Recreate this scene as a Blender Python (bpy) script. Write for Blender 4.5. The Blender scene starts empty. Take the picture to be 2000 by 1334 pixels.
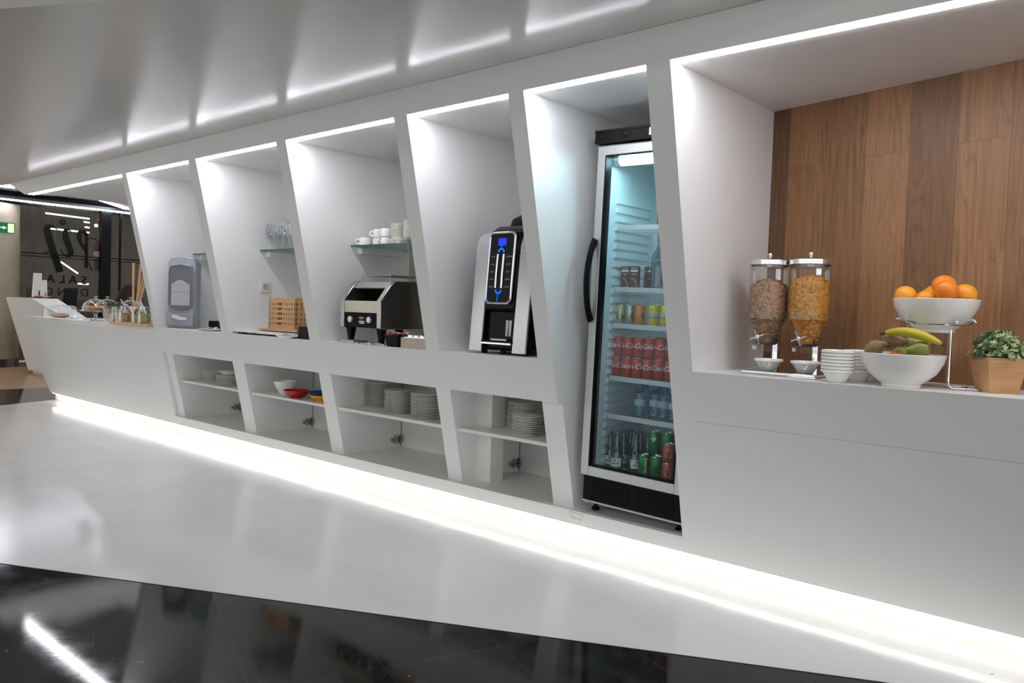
import bpy, bmesh, math, random
from math import sin, cos, pi, radians, sqrt, tan
from mathutils import Vector, Matrix
random.seed(7)
SC = bpy.context.scene
COL = SC.collection
# ------------------------------------------------------------ camera
EYE = 1.164
cam_data = bpy.data.cameras.new('camera')
cam = bpy.data.objects.new('camera', cam_data); COL.objects.link(cam)
cam_data.sensor_width = 36.0; cam_data.lens = 28.1167; cam_data.clip_start = 0.02; cam_data.clip_end = 200
YAW, PIT, ROL = 0.7249928, -0.03700267, 0.03415053
cy, sy = cos(YAW), sin(YAW)
Fw = Vector((-sy*cos(PIT), cy*cos(PIT), sin(PIT))); Rr = Vector((cy, sy, 0)); Uu = Rr.cross(Fw)
R2 = Rr*cos(ROL) + Uu*sin(ROL); U2 = Uu*cos(ROL) - Rr*sin(ROL)
cam.matrix_world = Matrix(((R2.x, U2.x, -Fw.x, 0), (R2.y, U2.y, -Fw.y, 0), (R2.z, U2.z, -Fw.z, EYE), (0, 0, 0, 1)))
SC.camera = cam
# ------------------------------------------------------------ world, lights, exposure
SC.view_settings.view_transform = 'Standard'; SC.view_settings.look = 'None'
SC.view_settings.exposure = 0.85; SC.view_settings.gamma = 1.0
SC.view_settings.use_curve_mapping = False
w = bpy.data.worlds.new('world'); SC.world = w; w.use_nodes = True
w.node_tree.nodes['Background'].inputs[0].default_value = (0.97, 0.985, 0.97, 1)
WORLD = 0.66
w.node_tree.nodes['Background'].inputs[1].default_value = WORLD
SC.cycles.max_bounces = 10; SC.cycles.transparent_max_bounces = 24; SC.cycles.glossy_bounces = 5
SC.cycles.diffuse_bounces = 5
SC.cycles.caustics_reflective = False; SC.cycles.caustics_refractive = False
SC.cycles.sample_clamp_indirect = 6.0
LED_TOP = 23.0; LED_BASE = 6.0; LED_FRIDGE = 25.0; LED_FAR = 22.0

def area_light(name, loc, sx, sy_, power, color=(1, 1, 1), rot=(0, 0, 0)):
    l = bpy.data.lights.new(name, 'AREA'); l.shape = 'RECTANGLE'; l.size = sx; l.size_y = sy_
    l.energy = power; l.color = color
    o = bpy.data.objects.new(name, l); o.location = loc; o.rotation_euler = rot; COL.objects.link(o)
    return o
area_light('room_fill_light', (-3.6, -3.2, 3.2), 6.0, 0.8, 55, (1, 0.97, 0.92), (0, 0, radians(27)))  # two unseen area lights, added as general fill for the room
area_light('room_fill_light', (-9.8, -0.6, 3.2), 3.0, 0.6, 8, (1, 0.95, 0.88), (0, 0, radians(27)))

# ------------------------------------------------------------ material helpers
MATS = {}
def newmat(name):
    m = bpy.data.materials.new(name); m.use_nodes = True; nt = m.node_tree; nt.nodes.clear()
    out = nt.nodes.new('ShaderNodeOutputMaterial'); return m, nt, out
def rgba(c): return (c[0], c[1], c[2], 1)
def pbr(name, col, rough=0.5, metal=0.0, bump=0.0, bscale=60, var=0.0, vscale=8, coat=0.0, spec=0.5, sss=0.0, stretch=(1, 1, 1), emis=None, estr=0):
    m, nt, out = newmat(name); N = nt.nodes; L = nt.links
    b = N.new('ShaderNodeBsdfPrincipled'); L.new(b.outputs[0], out.inputs[0])
    b.inputs['Base Color'].default_value = rgba(col); b.inputs['Roughness'].default_value = rough
    b.inputs['Metallic'].default_value = metal; b.inputs['Coat Weight'].default_value = coat
    b.inputs['Specular IOR Level'].default_value = spec
    if sss: b.inputs['Subsurface Weight'].default_value = sss; b.inputs['Subsurface Radius'].default_value = (.01, .005, .003)
    if emis: b.inputs['Emission Color'].default_value = rgba(emis); b.inputs['Emission Strength'].default_value = estr
    tc = N.new('ShaderNodeTexCoord'); mp = N.new('ShaderNodeMapping'); mp.inputs['Scale'].default_value = stretch
    L.new(tc.outputs['Object'], mp.inputs[0])
    no = N.new('ShaderNodeTexNoise'); no.inputs['Scale'].default_value = vscale; no.inputs['Detail'].default_value = 4
    L.new(mp.outputs[0], no.inputs['Vector'])
    if var:
        hs = N.new('ShaderNodeMixRGB'); hs.blend_type = 'MIX'
        L.new(no.outputs['Fac'], hs.inputs[0])
        hs.inputs[1].default_value = rgba([c*(1-var) for c in col]); hs.inputs[2].default_value = rgba([min(1, c*(1+var)) for c in col])
        L.new(hs.outputs[0], b.inputs['Base Color'])
    if bump:
        n2 = N.new('ShaderNodeTexNoise'); n2.inputs['Scale'].default_value = bscale; n2.inputs['Detail'].default_value = 3
        L.new(mp.outputs[0], n2.inputs['Vector'])
        bp = N.new('ShaderNodeBump'); bp.inputs['Strength'].default_value = bump; bp.inputs['Distance'].default_value = 0.002
        L.new(n2.outputs['Fac'], bp.inputs['Height']); L.new(bp.outputs[0], b.inputs['Normal'])
    MATS[name] = m; return m
def emit(name, col, st):
    m, nt, out = newmat(name); e = nt.nodes.new('ShaderNodeEmission'); e.inputs[0].default_value = rgba(col)
    e.inputs[1].default_value = st; nt.links.new(e.outputs[0], out.inputs[0]); MATS[name] = m; return m
def clear(name, tint=(1, 1, 1), refl=0.16, rough=0.02, edge=None, base=0.03):
    """thin clear glass: tinted see-through surface with a Fresnel reflection"""
    m, nt, out = newmat(name); N = nt.nodes; L = nt.links
    t = N.new('ShaderNodeBsdfTransparent'); t.inputs[0].default_value = rgba(tint)
    g = N.new('ShaderNodeBsdfGlossy'); g.inputs['Roughness'].default_value = rough; g.inputs[0].default_value = (.95, .97, 1, 1)
    lw = N.new('ShaderNodeLayerWeight'); lw.inputs[0].default_value = 0.28
    mr = N.new('ShaderNodeMath'); mr.operation = 'MULTIPLY_ADD'; mr.inputs[1].default_value = refl*3.2; mr.inputs[2].default_value = base
    mr.use_clamp = True
    L.new(lw.outputs['Fresnel'], mr.inputs[0])
    mx = N.new('ShaderNodeMixShader'); L.new(mr.outputs[0], mx.inputs[0]); L.new(t.outputs[0], mx.inputs[1]); L.new(g.outputs[0], mx.inputs[2])
    L.new(mx.outputs[0], out.inputs[0]); MATS[name] = m; return m

WHITE = pbr('white_solid_surface', (.82, .82, .81), .42, bump=.02, bscale=300)
WHITE_IN = pbr('white_melamine', (.78, .78, .76), .38)
CEILM = pbr('ceiling_satin_white', (.66, .65, .625), .17, bump=.04, bscale=3, var=.02, vscale=1.5)
DARKCEIL = pbr('dark_ceiling_paint', (.10, .10, .105), .7)
CREAM = pbr('cream_skirting', (.80, .78, .745), .4)
GROUT = pbr('dark_strip', (.18, .18, .18), .8)
CHROME = pbr('chrome', (.80, .80, .82), .08, metal=1)
STEEL = pbr('brushed_steel', (.50, .49, .47), .32, metal=1, bump=.15, bscale=90, stretch=(1, 1, 14), var=.15, vscale=12)
STEELW = pbr('worn_warm_steel', (.62, .57, .48), .42, metal=1, var=.18, vscale=14)
DARKSTEEL = pbr('dark_steel', (.11, .10, .092), .33, metal=1, var=.3, vscale=7, stretch=(1, 1, .5))
ALU = pbr('anodised_aluminium', (.56, .57, .57), .42, metal=.75)
SILVER = pbr('silver_panel', (.62, .63, .65), .30, metal=.85)
BLACKG = pbr('black_gloss_plastic', (.003, .003, .004), .16, spec=.12)
BLACKM = pbr('black_matt_plastic', (.006, .006, .007), .5, spec=.12)
BLACKS = pbr('black_satin', (.006, .006, .007), .4, spec=.12)
GREYP = pbr('smoke_grey_plastic', (.30, .31, .34), .25)
WHITEP = pbr('white_plastic', (.78, .77, .74), .3)
PORC = pbr('porcelain', (.84, .83, .78), .12, coat=.5)
PORCW = pbr('white_stoneware', (.92, .91, .88), .18, coat=.4)
PAPER = pbr('white_paper', (.82, .81, .78), .85)
GLASS = clear('clear_glass', (.97, .985, .98))
GLASSJ = clear('jar_glass', (.965, .98, .975), refl=.12, base=.02)
GLASSW = clear('wine_glass', (.975, .985, .985), refl=.15, base=.05)
SHELFG = clear('shelf_glass', (.80, .90, .88), refl=.2)
SHELFE = pbr('shelf_glass_edge', (.02, .09, .09), .15)
DOORG = clear('fridge_door_glass', (.88, .94, .96), refl=.07, base=.012)
SMOKEG = clear('smoked_window', (.80, .81, .84), refl=.12, base=.05)
ACRYL = clear('acrylic_tube', (.97, .97, .965), refl=.10, base=.02)
DARKG = clear('dark_partition_glass', (.76, .76, .74), refl=.05, base=.006)
BOTG = clear('bottle_glass', (.70, .76, .76), refl=.22, base=.05)
PETG = clear('water_bottle_plastic', (.66, .80, .90), refl=.25, base=.06, rough=.08)
OAKB = pbr('bamboo_wood', (.58, .34, .16), .45, var=.22, vscale=9, stretch=(1, 1, 10))
PLANTERW = pbr('planter_wood', (.54, .30, .13), .5, var=.38, vscale=10, stretch=(1.2, 1.2, 14))
PALEW = pbr('pale_wood', (.50, .43, .36), .55, var=.2, vscale=9, stretch=(1, 1, 16))
FLOORW = pbr('oak_floor', (.46, .29, .16), .28, var=.3, vscale=5, stretch=(9, 1, 1))
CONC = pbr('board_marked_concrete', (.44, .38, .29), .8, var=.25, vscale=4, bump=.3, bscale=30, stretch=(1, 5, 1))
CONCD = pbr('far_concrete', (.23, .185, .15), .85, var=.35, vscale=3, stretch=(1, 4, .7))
RED = pbr('red_plastic', (.42, .012, .015), .3)
YEL = pbr('yellow_plastic', (.85, .42, .02), .35)
BLUE = pbr('blue_plastic', (.01, .05, .16), .35)
ORANGE = pbr('orange_peel', (.86, .24, .015), .42, bump=.5, bscale=260, var=.12, vscale=6)
ORANGE2 = pbr('orange_peel_light', (.88, .36, .02), .42, bump=.5, bscale=260, var=.1, vscale=6)
PEARG = pbr('green_pear_skin', (.24, .25, .05), .4, var=.45, vscale=26)
PEARB = pbr('brown_pear_skin', (.27, .17, .08), .5, var=.4, vscale=26)
APPLE = pbr('red_apple_skin', (.55, .12, .05), .3, var=.5, vscale=14)
BANANA = pbr('banana_skin', (.55, .44, .03), .4, var=.18, vscale=16)
BANTIP = pbr('banana_tip', (.07, .05, .02), .6)
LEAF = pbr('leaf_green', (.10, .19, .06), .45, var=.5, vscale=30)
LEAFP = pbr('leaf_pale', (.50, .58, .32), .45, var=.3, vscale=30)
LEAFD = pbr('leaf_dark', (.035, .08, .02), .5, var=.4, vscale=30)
SOIL = pbr('soil', (.03, .02, .012), .9)
FLAKE1 = pbr('bran_flakes', (.50, .30, .17), .7, var=.5, vscale=60)
FLAKE2 = pbr('corn_flakes', (.82, .34, .05), .6, var=.5, vscale=60)
GRANO = pbr('granola', (.38, .19, .06), .7, var=.6, vscale=60)
OLIVE = pbr('pickles', (.30, .24, .04), .4, var=.5, vscale=40)
PASTRY = pbr('pastry_crust', (.50, .24, .08), .6, var=.5, vscale=22)
BREAD = pbr('bread', (.62, .36, .17), .7, var=.35, vscale=18)
HAM = pbr('cold_meat', (.72, .28, .17), .5, var=.3, vscale=25)
CORK = pbr('cork', (.42, .24, .11), .8, var=.2, vscale=60)
MILK = pbr('milk', (.80, .84, .74), .3)
CHOCO = pbr('chocolate_carton', (.09, .032, .018), .4, var=.2, vscale=20)
COKE = pbr('red_can', (.60, .04, .022), .28, metal=.25)
CANTOP = pbr('can_aluminium', (.70, .70, .70), .22, metal=1)
FYEL = pbr('yellow_can', (.80, .62, .02), .28, metal=.2)
FORA = pbr('orange_can', (.76, .22, .03), .28, metal=.2)
GRN = pbr('green_can', (.012, .22, .04), .25, metal=.35)
REDP = pbr('pale_red_can', (.50, .08, .05), .3, metal=.3)
SILC = pbr('silver_can', (.50, .49, .42), .25, metal=.8)
GOLDC = pbr('pale_gold_can', (.62, .58, .30), .25, metal=.5)
INKW = pbr('white_print', (.90, .88, .85), .5)
INKB = pbr('black_print', (.008, .008, .009), .6, spec=.15)
INKN = pbr('navy_print', (.02, .04, .22), .5)
INKR = pbr('red_print', (.5, .04, .03), .5)
HAIR = pbr('dark_brown_upholstery', (.025, .014, .008), .8)
SIGNG = pbr('exit_sign_green', (.0, .10, .055), .5, emis=(0, .35, .17), estr=.12)
SIGNW = emit('exit_sign_light', (.75, .95, .50), 0.75)
LED = emit('cool_led_strip', (.93, .92, 1.0), LED_TOP)
LEDB = emit('warm_led_strip', (1.0, .975, .93), LED_BASE)
LEDF = emit('far_led_strip', (.86, .88, 1.0), LED_FAR)
TUBE = emit('cyan_fridge_tube', (.52, .92, 1.0), LED_FRIDGE)
LCD = emit('blue_display', (.02, .035, 1.0), 1.0)
BLUEL = emit('blue_indicator_light', (.01, .12, 1.0), 1.0)
ALARM = emit('alarm_lamp_glow', (1.0, .72, .6), 2.0)
def ribbed_mat():
    m = pbr('fridge_liner', (.72, .78, .80), .4); return m
LINER = ribbed_mat()

def floor_white():
    m, nt, out = newmat('white_resin_floor'); N = nt.nodes; L = nt.links
    b = N.new('ShaderNodeBsdfPrincipled'); L.new(b.outputs[0], out.inputs[0])
    tc = N.new('ShaderNodeTexCoord')
    n1 = N.new('ShaderNodeTexNoise'); n1.inputs['Scale'].default_value = 2.2; n1.inputs['Detail'].default_value = 6
    mp = N.new('ShaderNodeMapping'); mp.inputs['Scale'].default_value = (1, 1.8, 1); L.new(tc.outputs['Object'], mp.inputs[0]); L.new(mp.outputs[0], n1.inputs['Vector'])
    cr = N.new('ShaderNodeValToRGB'); cr.color_ramp.elements[0].color = (.66, .66, .645, 1); cr.color_ramp.elements[1].color = (.75, .75, .735, 1)
    L.new(n1.outputs['Fac'], cr.inputs[0])
    # tiny dark specks
    v = N.new('ShaderNodeTexVoronoi'); v.inputs['Scale'].default_value = 3.0; L.new(tc.outputs['Object'], v.inputs['Vector'])
    st = N.new('ShaderNodeMath'); st.operation = 'LESS_THAN'; st.inputs[1].default_value = .018; L.new(v.outputs['Distance'], st.inputs[0])
    mx = N.new('ShaderNodeMixRGB'); L.new(st.outputs[0], mx.inputs[0]); L.new(cr.outputs[0], mx.inputs[1]); mx.inputs[2].default_value = (.2, .2, .19, 1)
    L.new(mx.outputs[0], b.inputs['Base Color'])
    r = N.new('ShaderNodeMapRange'); r.inputs[3].default_value = .10; r.inputs[4].default_value = .20; L.new(n1.outputs['Fac'], r.inputs[0]); L.new(r.outputs[0], b.inputs['Roughness'])
    n2 = N.new('ShaderNodeTexNoise'); n2.inputs['Scale'].default_value = 5; n2.inputs['Detail'].default_value = 3; L.new(tc.outputs['Object'], n2.inputs['Vector'])
    bp = N.new('ShaderNodeBump'); bp.inputs['Strength'].default_value = .12; bp.inputs['Distance'].default_value = .01; L.new(n2.outputs['Fac'], bp.inputs['Height']); L.new(bp.outputs[0], b.inputs['Normal'])
    return m
def floor_black():
    m, nt, out = newmat('black_marble_tiles'); N = nt.nodes; L = nt.links
    b = N.new('ShaderNodeBsdfPrincipled'); L.new(b.outputs[0], out.inputs[0])
    tc = N.new('ShaderNodeTexCoord')
    sep = N.new('ShaderNodeSeparateXYZ'); L.new(tc.outputs['Object'], sep.inputs[0])
    a = radians(-21.2)
    def lin(cx, cyy, off):
        m1 = N.new('ShaderNodeMath'); m1.operation = 'MULTIPLY'; m1.inputs[1].default_value = cx; L.new(sep.outputs[0], m1.inputs[0])
        m2 = N.new('ShaderNodeMath'); m2.operation = 'MULTIPLY_ADD'; m2.inputs[1].default_value = cyy; L.new(sep.outputs[1], m2.inputs[0]); L.new(m1.outputs[0], m2.inputs[2])
        m3 = N.new('ShaderNodeMath'); m3.operation = 'ADD'; m3.inputs[1].default_value = off; L.new(m2.outputs[0], m3.inputs[0]); return m3
    U = lin(cos(a), sin(a), 8*.63-.097+.02); V = lin(-sin(a), cos(a), 8*.42+.006)
    cmb = N.new('ShaderNodeCombineXYZ'); L.new(U.outputs[0], cmb.inputs[0]); L.new(V.outputs[0], cmb.inputs[1])
    br = N.new('ShaderNodeTexBrick'); br.offset = 0.0; br.inputs['Scale'].default_value = 1
    br.inputs['Brick Width'].default_value = .63; br.inputs['Row Height'].default_value = .42; br.inputs['Mortar Size'].default_value = .0011; br.inputs['Mortar Smooth'].default_value = .1
    br.inputs['Color1'].default_value = (.009, .0085, .008, 1); br.inputs['Color2'].default_value = (.016, .015, .014, 1); br.inputs['Mortar'].default_value = (.055, .05, .042, 1)
    L.new(cmb.outputs[0], br.inputs['Vector'])
    n1 = N.new('ShaderNodeTexNoise'); n1.inputs['Scale'].default_value = 9; n1.inputs['Detail'].default_value = 9; n1.inputs['Roughness'].default_value = .7; L.new(cmb.outputs[0], n1.inputs['Vector'])
    cr = N.new('ShaderNodeValToRGB'); cr.color_ramp.elements[0].position = .50; cr.color_ramp.elements[0].color = (0, 0, 0, 1); cr.color_ramp.elements[1].position = .85; cr.color_ramp.elements[1].color = (.030, .028, .025, 1)
    L.new(n1.outputs['Fac'], cr.inputs[0])
    ad = N.new('ShaderNodeMixRGB'); ad.blend_type = 'ADD'; ad.inputs[0].default_value = 1; L.new(br.outputs['Color'], ad.inputs[1]); L.new(cr.outputs[0], ad.inputs[2])
    # fossil flecks and curls
    n3 = N.new('ShaderNodeTexNoise'); n3.inputs['Scale'].default_value = 14; L.new(cmb.outputs[0], n3.inputs['Vector'])
    vm = N.new('ShaderNodeVectorMath'); vm.operation = 'MULTIPLY_ADD'; vm.inputs[1].default_value = (.06, .06, 0); L.new(n3.outputs['Color'], vm.inputs[0]); L.new(cmb.outputs[0], vm.inputs[2])
    v = N.new('ShaderNodeTexVoronoi'); v.inputs['Scale'].default_value = 17; L.new(vm.outputs[0], v.inputs['Vector'])
    st = N.new('ShaderNodeMath'); st.operation = 'LESS_THAN'; st.inputs[1].default_value = .085; L.new(v.outputs['Distance'], st.inputs[0])
    n4 = N.new('ShaderNodeTexNoise'); n4.inputs['Scale'].default_value = 5; L.new(cmb.outputs[0], n4.inputs['Vector'])
    g = N.new('ShaderNodeMath'); g.operation = 'GREATER_THAN'; g.inputs[1].default_value = .56; L.new(n4.outputs['Fac'], g.inputs[0])
    mu = N.new('ShaderNodeMath'); mu.operation = 'MULTIPLY'; L.new(st.outputs[0], mu.inputs[0]); L.new(g.outputs[0], mu.inputs[1])
    mx = N.new('ShaderNodeMixRGB'); L.new(mu.outputs[0], mx.inputs[0]); L.new(ad.outputs[0], mx.inputs[1]); mx.inputs[2].default_value = (.13, .12, .10, 1)
    L.new(mx.outputs[0], b.inputs['Base Color'])
    r = N.new('ShaderNodeMapRange'); r.inputs[1].default_value = .35; r.inputs[2].default_value = .7; r.inputs[3].default_value = .035; r.inputs[4].default_value = .085; b.inputs['Specular IOR Level'].default_value = .17
    L.new(n1.outputs['Fac'], r.inputs[0]); L.new(r.outputs[0], b.inputs['Roughness'])
    bp = N.new('ShaderNodeBump'); bp.inputs['Strength'].default_value = .03; bp.inputs['Distance'].default_value = .004; L.new(n1.outputs['Fac'], bp.inputs['Height']); L.new(bp.outputs[0], b.inputs['Normal'])
    return m
def wood_panel():
    """object X runs along the wall, Z up; boards stand upright"""
    m, nt, out = newmat('oak_board_panelling'); N = nt.nodes; L = nt.links
    b = N.new('ShaderNodeBsdfPrincipled'); L.new(b.outputs[0], out.inputs[0]); b.inputs['Roughness'].default_value = .45
    tc = N.new('ShaderNodeTexCoord'); sep = N.new('ShaderNodeSeparateXYZ'); L.new(tc.outputs['Object'], sep.inputs[0])
    ax = N.new('ShaderNodeMath'); ax.operation = 'ADD'; ax.inputs[1].default_value = .194*21-.092; L.new(sep.outputs[0], ax.inputs[0])
    az = N.new('ShaderNodeMath'); az.operation = 'ADD'; az.inputs[1].default_value = 2.3*4-.96; L.new(sep.outputs[2], az.inputs[0])
    cmb = N.new('ShaderNodeCombineXYZ'); L.new(az.outputs[0], cmb.inputs[0]); L.new(ax.outputs[0], cmb.inputs[1])
    br = N.new('ShaderNodeTexBrick'); br.offset = .37; br.offset_frequency = 2; br.inputs['Scale'].default_value = 1
    br.inputs['Brick Width'].default_value = 2.3; br.inputs['Row Height'].default_value = .194; br.inputs['Mortar Size'].default_value = .0009; br.inputs['Mortar Smooth'].default_value = 0
    br.inputs['Color1'].default_value = (0, 0, 0, 1); br.inputs['Color2'].default_value = (1, 1, 1, 1); br.inputs['Mortar'].default_value = (.4, .4, .4, 1); br.inputs['Bias'].default_value = 0
    L.new(cmb.outputs[0], br.inputs['Vector'])
    # second split of each board into two tones
    cell = N.new('ShaderNodeMath'); cell.operation = 'DIVIDE'; cell.inputs[1].default_value = .194; L.new(ax.outputs[0], cell.inputs[0])
    fl = N.new('ShaderNodeMath'); fl.operation = 'FLOOR'; L.new(cell.outputs[0], fl.inputs[0])
    dv = N.new('ShaderNodeMath'); dv.operation = 'MULTIPLY_ADD'; dv.inputs[1].default_value = 1/16.0; dv.inputs[2].default_value = -20/16.0+.02; L.new(fl.outputs[0], dv.inputs[0])
    tr = N.new('ShaderNodeValToRGB'); tr.color_ramp.interpolation = 'CONSTANT'
    tones = [.02, .66, .50, .92, .30, .72, .58, .86, .44, .70, .52, .80, .4, .66]
    for k, tv in enumerate(tones):
        el = tr.color_ramp.elements[k] if k < 2 else tr.color_ramp.elements.new(k/16.0)
        el.position = k/16.0; el.color = (tv, tv, tv, 1)
    L.new(dv.outputs[0], tr.inputs[0])
    mixt = N.new('ShaderNodeMath'); mixt.operation = 'MULTIPLY_ADD'; mixt.inputs[1].default_value = .85; L.new(tr.outputs[0], mixt.inputs[0])
    hb = N.new('ShaderNodeMath'); hb.operation = 'MULTIPLY'; hb.inputs[1].default_value = .15; L.new(br.outputs['Color'], hb.inputs[0]); L.new(hb.outputs[0], mixt.inputs[2])
    cr = N.new('ShaderNodeValToRGB'); e = cr.color_ramp.elements
    e[0].position = 0; e[0].color = (.125, .062, .028, 1); e[1].position = 1; e[1].color = (.385, .195, .086, 1)
    m_ = cr.color_ramp.elements.new(.5); m_.color = (.265, .130, .057, 1)
    L.new(mixt.outputs[0], cr.inputs[0])
    # grain: offset per board
    off = N.new('ShaderNodeMath'); off.operation = 'MULTIPLY'; off.inputs[1].default_value = 31.0; L.new(mixt.outputs[0], off.inputs[0])
    c2 = N.new('ShaderNodeCombineXYZ'); L.new(sep.outputs[0], c2.inputs[0]); L.new(off.outputs[0], c2.inputs[1]); L.new(sep.outputs[2], c2.inputs[2])
    mp = N.new('ShaderNodeMapping'); mp.inputs['Scale'].default_value = (60, 1, 2.2); L.new(c2.outputs[0], mp.inputs[0])
    n1 = N.new('ShaderNodeTexNoise'); n1.inputs['Scale'].default_value = 1.6; n1.inputs['Detail'].default_value = 6; n1.inputs['Roughness'].default_value = .65; L.new(mp.outputs[0], n1.inputs['Vector'])
    mp2 = N.new('ShaderNodeMapping'); mp2.inputs['Scale'].default_value = (8, 1, .75); L.new(c2.outputs[0], mp2.inputs[0])
    n2 = N.new('ShaderNodeTexNoise'); n2.inputs['Scale'].default_value = 1.0; n2.inputs['Detail'].default_value = 2; n2.inputs['Distortion'].default_value = .6; L.new(mp2.outputs[0], n2.inputs['Vector'])
    rg = N.new('ShaderNodeMath'); rg.operation = 'MULTIPLY'; rg.inputs[1].default_value = 15; L.new(n2.outputs['Fac'], rg.inputs[0])
    fr = N.new('ShaderNodeMath'); fr.operation = 'FRACT'; L.new(rg.outputs[0], fr.inputs[0])
    rr = N.new('ShaderNodeValToRGB'); rr.color_ramp.elements[0].position = .0; rr.color_ramp.elements[0].color = (.66, .66, .66, 1)
    rr.color_ramp.elements[1].position = .35; rr.color_ramp.elements[1].color = (1, 1, 1, 1)
    q = rr.color_ramp.elements.new(1.0); q.color = (.90, .90, .90, 1)
    L.new(fr.outputs[0], rr.inputs[0])
    m1 = N.new('ShaderNodeMixRGB'); m1.blend_type = 'MULTIPLY'; m1.inputs[0].default_value = .75; L.new(cr.outputs[0], m1.inputs[1]); L.new(rr.outputs[0], m1.inputs[2])
    gr = N.new('ShaderNodeValToRGB'); gr.color_ramp.elements[0].position = .3; gr.color_ramp.elements[0].color = (.72, .70, .68, 1); gr.color_ramp.elements[1].position = .65; gr.color_ramp.elements[1].color = (1.12, 1.12, 1.12, 1)
    L.new(n1.outputs['Fac'], gr.inputs[0])
    m2 = N.new('ShaderNodeMixRGB'); m2.blend_type = 'MULTIPLY'; m2.inputs[0].default_value = 1; L.new(m1.outputs[0], m2.inputs[1]); L.new(gr.outputs[0], m2.inputs[2])
    # knots
    v = N.new('ShaderNodeTexVoronoi'); v.inputs['Scale'].default_value = 1; mp3 = N.new('ShaderNodeMapping'); mp3.inputs['Scale'].default_value = (4.2, 1, 1.6); L.new(c2.outputs[0], mp3.inputs[0]); L.new(mp3.outputs[0], v.inputs['Vector'])
    kn = N.new('ShaderNodeValToRGB'); kn.color_ramp.elements[0].position = .015; kn.color_ramp.elements[0].color = (.25, .2, .17, 1); kn.color_ramp.elements[1].position = .07; kn.color_ramp.elements[1].color = (1, 1, 1, 1)
    L.new(v.outputs['Distance'], kn.inputs[0])
    m3 = N.new('ShaderNodeMixRGB'); m3.blend_type = 'MULTIPLY'; m3.inputs[0].default_value = 1; L.new(m2.outputs[0], m3.inputs[1]); L.new(kn.outputs[0], m3.inputs[2])
    # seams
    sm = N.new('ShaderNodeMixRGB'); sm.inputs[2].default_value = (.12, .065, .03, 1); L.new(br.outputs['Fac'], sm.inputs[0]); L.new(m3.outputs[0], sm.inputs[1])
    L.new(sm.outputs[0], b.inputs['Base Color'])
    bp = N.new('ShaderNodeBump'); bp.inputs['Strength'].default_value = .15; bp.inputs['Distance'].default_value = .001; L.new(n1.outputs['Fac'], bp.inputs['Height']); L.new(bp.outputs[0], b.inputs['Normal'])
    return m
FLOORWHITE = floor_white(); MARBLE = floor_black(); WOODP = wood_panel()

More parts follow.
